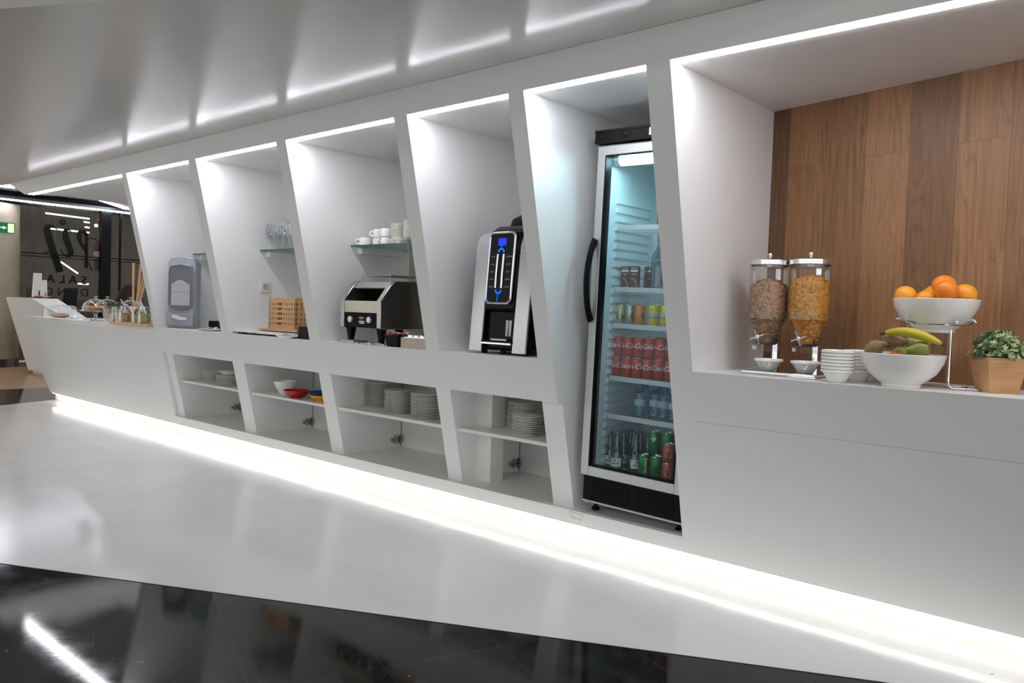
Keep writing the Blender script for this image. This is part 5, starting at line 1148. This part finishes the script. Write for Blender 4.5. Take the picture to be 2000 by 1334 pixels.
pear((-.88, 3.22, LB+.12), (radians(80), radians(0), radians(40)), .080, .030, PEARB, 'brown pear half hidden at the back')
t = thing('apple', 'red and yellow apple peeping over the lower bowl rim', 'apple', (-.875, 3.075, LB+.103))
b = B(); b.lathe([(0, .004), (.010, -.001), (.024, .008), (.031, .028), (.028, .046), (.014, .056), (.004, .052), (0, .049)], 26, (0, 0, -.028)); b.out('skin', APPLE, t)
b = B(); b.tube([(0, 0, .02), (.002, 0, .034)], .0014, 6); b.out('stem', BANTIP, t)
t = thing('banana', 'yellow green banana lying across the top of the pears', 'banana', (-.835, 3.125, LB+.190), radians(-6), rot=(0, radians(9), radians(-8)))
b = B(); P = []; Rd = []
for i in range(19):
    q = i/18; P.append((-.10+.205*q, -.014*sin(pi*q), .020*sin(pi*q)-.008)); Rd.append(.0235*(sin(pi*min(1, max(0, q*.96+.03)))**.42))
b.tube(P, Rd, 5); bo = b.out('skin', BANANA, t, ang=80)
m_ = bo.modifiers.new('s', 'SUBSURF'); m_.levels = 2; m_.render_levels = 2
b = B(); b.tube([P[-1], (P[-1][0]+.008, P[-1][1], P[-1][2]-.002)], [.006, .0045], 8); b.out('tip', BANTIP, t)
b = B(); b.tube([P[0], (P[0][0]-.018, P[0][1]+.004, P[0][2]-.008)], [.007, .0055], 8); b.out('stem', BANTIP, t)
# herb planter
def planter(name, label, loc, rz, top, bot, h, nleaf, size, R, woodm=PLANTERW, cat='plant', mats=(LEAF, LEAFP, LEAFD)):
    t = thing(name, label, cat, loc, rz)
    b = B(); w_ = .008
    def ringz(s, z): return [(-s, -s, z), (s, -s, z), (s, s, z), (-s, s, z)]
    b.add(ringz(bot, 0)+ringz(top, h)+ringz(top-w_, h)+ringz(top-w_-.004, h-.02), [(0, 3, 2, 1)]+[(i, (i+1) % 4, 4+(i+1) % 4, 4+i) for i in range(4)]+[(4+i, 4+(i+1) % 4, 8+(i+1) % 4, 8+i) for i in range(4)]+[(8+i, 8+(i+1) % 4, 12+(i+1) % 4, 12+i) for i in range(4)])
    b.out('pot', woodm, t, smooth=False, bevel=.0015)
    b = B(); b.box(-top+w_+.006, -top+w_+.006, h-.03, top-w_-.006, top-w_-.006, h-.018); b.out('soil', SOIL, t, smooth=False)
    b = B()
    for k in range(nleaf//7):
        a = random.uniform(0, 2*pi); ph = math.acos(random.uniform(.0, 1)); q = random.uniform(.45, 1)
        c = Vector((R[0]*q*sin(ph)*cos(a), R[1]*q*sin(ph)*sin(a), h-.005+R[2]*q*cos(ph)))
        d = Vector((sin(ph)*cos(a)*.8, sin(ph)*sin(a)*.8, .7)).normalized()
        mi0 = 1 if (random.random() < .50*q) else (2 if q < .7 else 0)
        for j in range(7):
            aa = j*2*pi/7+random.uniform(-.3, .3)
            s1 = d.orthogonal().normalized(); s2 = d.cross(s1)
            dr = (s1*cos(aa)+s2*sin(aa)+d*random.uniform(.1, .9)).normalized(); u = dr.cross(d).normalized(); L = size*random.uniform(.75, 1.25)
            b.add([c, c+dr*L*.5+u*L*.2, c+dr*L+d*L*.1, c+dr*L*.5-u*L*.2, c+dr*L*.5-d*L*.08], [(0, 1, 4), (1, 2, 4), (2, 3, 4), (3, 0, 4)], mi0)
        b.tube([Vector((c.x*.4, c.y*.4, h-.02)), c], .0008, 3, 0)
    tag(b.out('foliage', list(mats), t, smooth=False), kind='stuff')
    return t
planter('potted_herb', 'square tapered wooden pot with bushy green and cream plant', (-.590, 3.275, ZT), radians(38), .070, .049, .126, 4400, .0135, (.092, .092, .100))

# ============================================================ things on the open counter at the left
def cloche(parent, r, h, z, flat=False, name='dome'):
    b = B()
    if flat: pr = [(r, 0), (r, h*.55), (r*.93, h*.82), (r*.8, h*.92), (r*.3, h*.97), (0, h*.98)]
    else: pr = [(r*cos(a), h*sin(a)) for a in [i*pi/2/14 for i in range(15)]]
    b.lathe(pr, 44, (0, 0, z)); d = b.out(name, GLASSW, parent)
    b = B(); b.lathe([(0, h*.97), (.006, h*.97), (.006, h+.01), (.016, h+.014), (.016, h+.024), (0, h+.028)], 20, (0, 0, z)); b.out('knob', CHROME if flat else GLASSW, d)
    return d
t = thing('cake_dome', 'low flat-topped glass cake dome over a pastry on the counter end', 'cake dome', (-9.02, 3.10, ZC))
b = B(); b.lathe([(0, 0), (.165, 0), (.172, .008), (.172, .012), (0, .010)], 44); b.out('plate', PORCW, t)
cloche(t, .158, .135, .0125, True)
b = B(); b.ball((0, 0, .035), (.105, .085, .024), 30, 14, noise=.05); tag(b.out('pastry', PASTRY, t), 'flat golden brown pastry')
def cake_stand(loc, label, cols):
    t = thing('cake_stand', label, 'cake stand', loc, 0, 'glass cake stands')
    b = B(); b.lathe([(0, 0), (.070, 0), (.072, .005), (.030, .014), (.014, .030), (.014, .075), (.03, .092), (.145, .098), (.147, .106), (.142, .104), (0, .100)], 44); b.out('stand', GLASSW, t)
    cloche(t, .125, .115, .107)
    for k in range(7):
        a = k*.9; r = .075 if k else 0
        b = B(); b.ball((r*cos(a), r*sin(a), .128), (.035, .030, .024), 16, 10, noise=.04); b.out('bun', cols[k % len(cols)], t)
    return t
cake_stand((-8.20, 3.135, ZC), 'glass cake stand with domed lid over golden buns, nearest the tongs', [PASTRY, BREAD])
cake_stand((-8.60, 3.40, ZC), 'glass cake stand with pink-topped buns, half behind the first', [HAM, BREAD])
cake_stand((-8.18, 3.46, ZC), 'glass cake stand with dome, seen behind the granola jars', [BREAD, PASTRY])
tongs((-8.42, 2.99+.09, ZC+.006), 'silver serving tongs beside the cake dome', radians(10), .24)
# stacked ribbed tumblers
tb = None
for i, (x, y, k) in enumerate(((-7.80, 3.095, 0), (-7.80, 3.095, 1), (-7.72, 3.17, 0), (-7.72, 3.17, 1))):
    lab = 'ribbed glass tumbler, %s one of the %s pair by the planter' % (('lower', 'upper')[k], ('left', 'right')[i//2])
    if tb is None:
        tb = thing('tumbler', lab, 'glass', (x, y, ZC), 0, 'ribbed glass tumblers')
        b = B(); pr = [(0, .004), (.030, 0)]
        for q in range(7): pr += [(.033+q*.0022, .008+q*.012), (.0355+q*.0022, .014+q*.012)]
        pr += [(.050, .096), (.047, .096), (.032, .010), (0, .009)]
        b.lathe(pr, 30); b.out('glass', GLASSW, tb)
    else: place(tb, (x, y, ZC+k*.055), lab)
def herb(loc, label, s=1.0, rz=.7):
    t = planter('potted_plant', label, loc, rz, .070*s, .048*s, .125*s, 1500, .016*s, (.10*s, .10*s, .07*s), mats=(LEAF, LEAFD, LEAFD))
    return t
herb((-7.94, 3.22, ZC), 'square wooden pot with dark green plant behind the tumblers', 1.05)
herb((-7.20, 3.52, ZC), 'green plant in a wooden pot behind the granola jars', 1.0)
# wooden tray and jars
t = thing('wooden_tray', 'thin wooden board under the three glass jars', 'board', (-7.12, 3.10, ZC))
b = B(); b.box(-.42, -.10, 0, .34, .14, .016); b.out('board', PLANTERW, t, bevel=.004)
def jar(loc, label, fill, rz):
    t = thing('storage_jar', label, 'jar', loc, rz, 'open glass jars of toppings')
    b = B(); b.lathe([(0, 0), (.055, 0), (.062, .008), (.064, .06), (.060, .10), (.050, .125), (.050, .145), (.054, .148), (.047, .147), (.046, .125), (.057, .098), (.060, .06), (.058, .010), (0, .006)], 34); b.out('jar', GLASSJ, t)
    b = B(); b.lathe([(0, .007), (.056, .010), (.058, .06), (.055, .075), (0, .088)], 24, mat=0)
    for k in range(160):
        a = random.uniform(0, 2*pi); q = random.random()
        c = (.055*cos(a), .055*sin(a), random.uniform(.012, .075)) if q < .6 else (.05*sqrt(random.random())*cos(a), .05*sqrt(random.random())*sin(a), .084)
        b.ball(c, (.006, .005, .004), 6, 4)
    tag(b.out('filling', fill, t), kind='stuff')
    b = B(); b.tube([(.02, 0, .07), (-.03, -.01, .15), (-.075, -.02, .205)], [.005, .004, .006], 8); b.out('spoon', CHROME, t)
jar((-7.42, 3.10, ZC+.0165), 'glass jar of granola with a spoon, left one of three on the board', GRANO, 0)
jar((-7.20, 3.12, ZC+.0165), 'glass jar of granola, middle one of three on the board', GRANO, .3)
jar((-6.98, 3.08, ZC+.0165), 'glass jar of green-yellow pickles, right one on the board', OLIVE, 0)
# tall wooden sticks in a vase behind the jars
t = thing('vase', 'dark vase holding tall wooden sticks behind the counter jars', 'vase', (-8.62, 3.68, ZC))
b = B(); b.lathe([(0, 0), (.05, 0), (.055, .02), (.045, .10), (.05, .15), (.047, .15), (.042, .10), (.05, .02), (0, .01)], 26); b.out('vase', BLACKS, t)
for i, (x0, y0, x1, y1, h, s) in enumerate(((-.02, .0, -.03, .0, .60, 'leftmost'), (.01, .01, .10, .02, .59, 'second from the left'), (.0, -.02, .06, .09, .56, 'thin third'), (.02, 0, .20, .05, .50, 'rightmost'))):
    t = thing('wooden_stick', 'tall wooden stick standing in the vase, '+s, 'stick', (-8.62, 3.68, ZC+.012), 0, 'wooden sticks in the vase')
    b = B(); b.tube([(x0, y0, 0), (x1, y1, h)], [.009, .013], 10); b.out('stick', OAKB, t)
# small access flap outline scored in the plinth
b = B()
def onf(x, z): return Vector((x, yP(z)-.0004, z))
fo = [(-2.43, .162), (-2.345, .158), (-2.36, .128), (-2.42, .136)]
for a, c in zip(fo, fo[1:]+fo[:1]): b.tube([onf(*a), onf(*c)], .0007, 4)
struct(b.out('trim_3', GROUT, smooth=False))
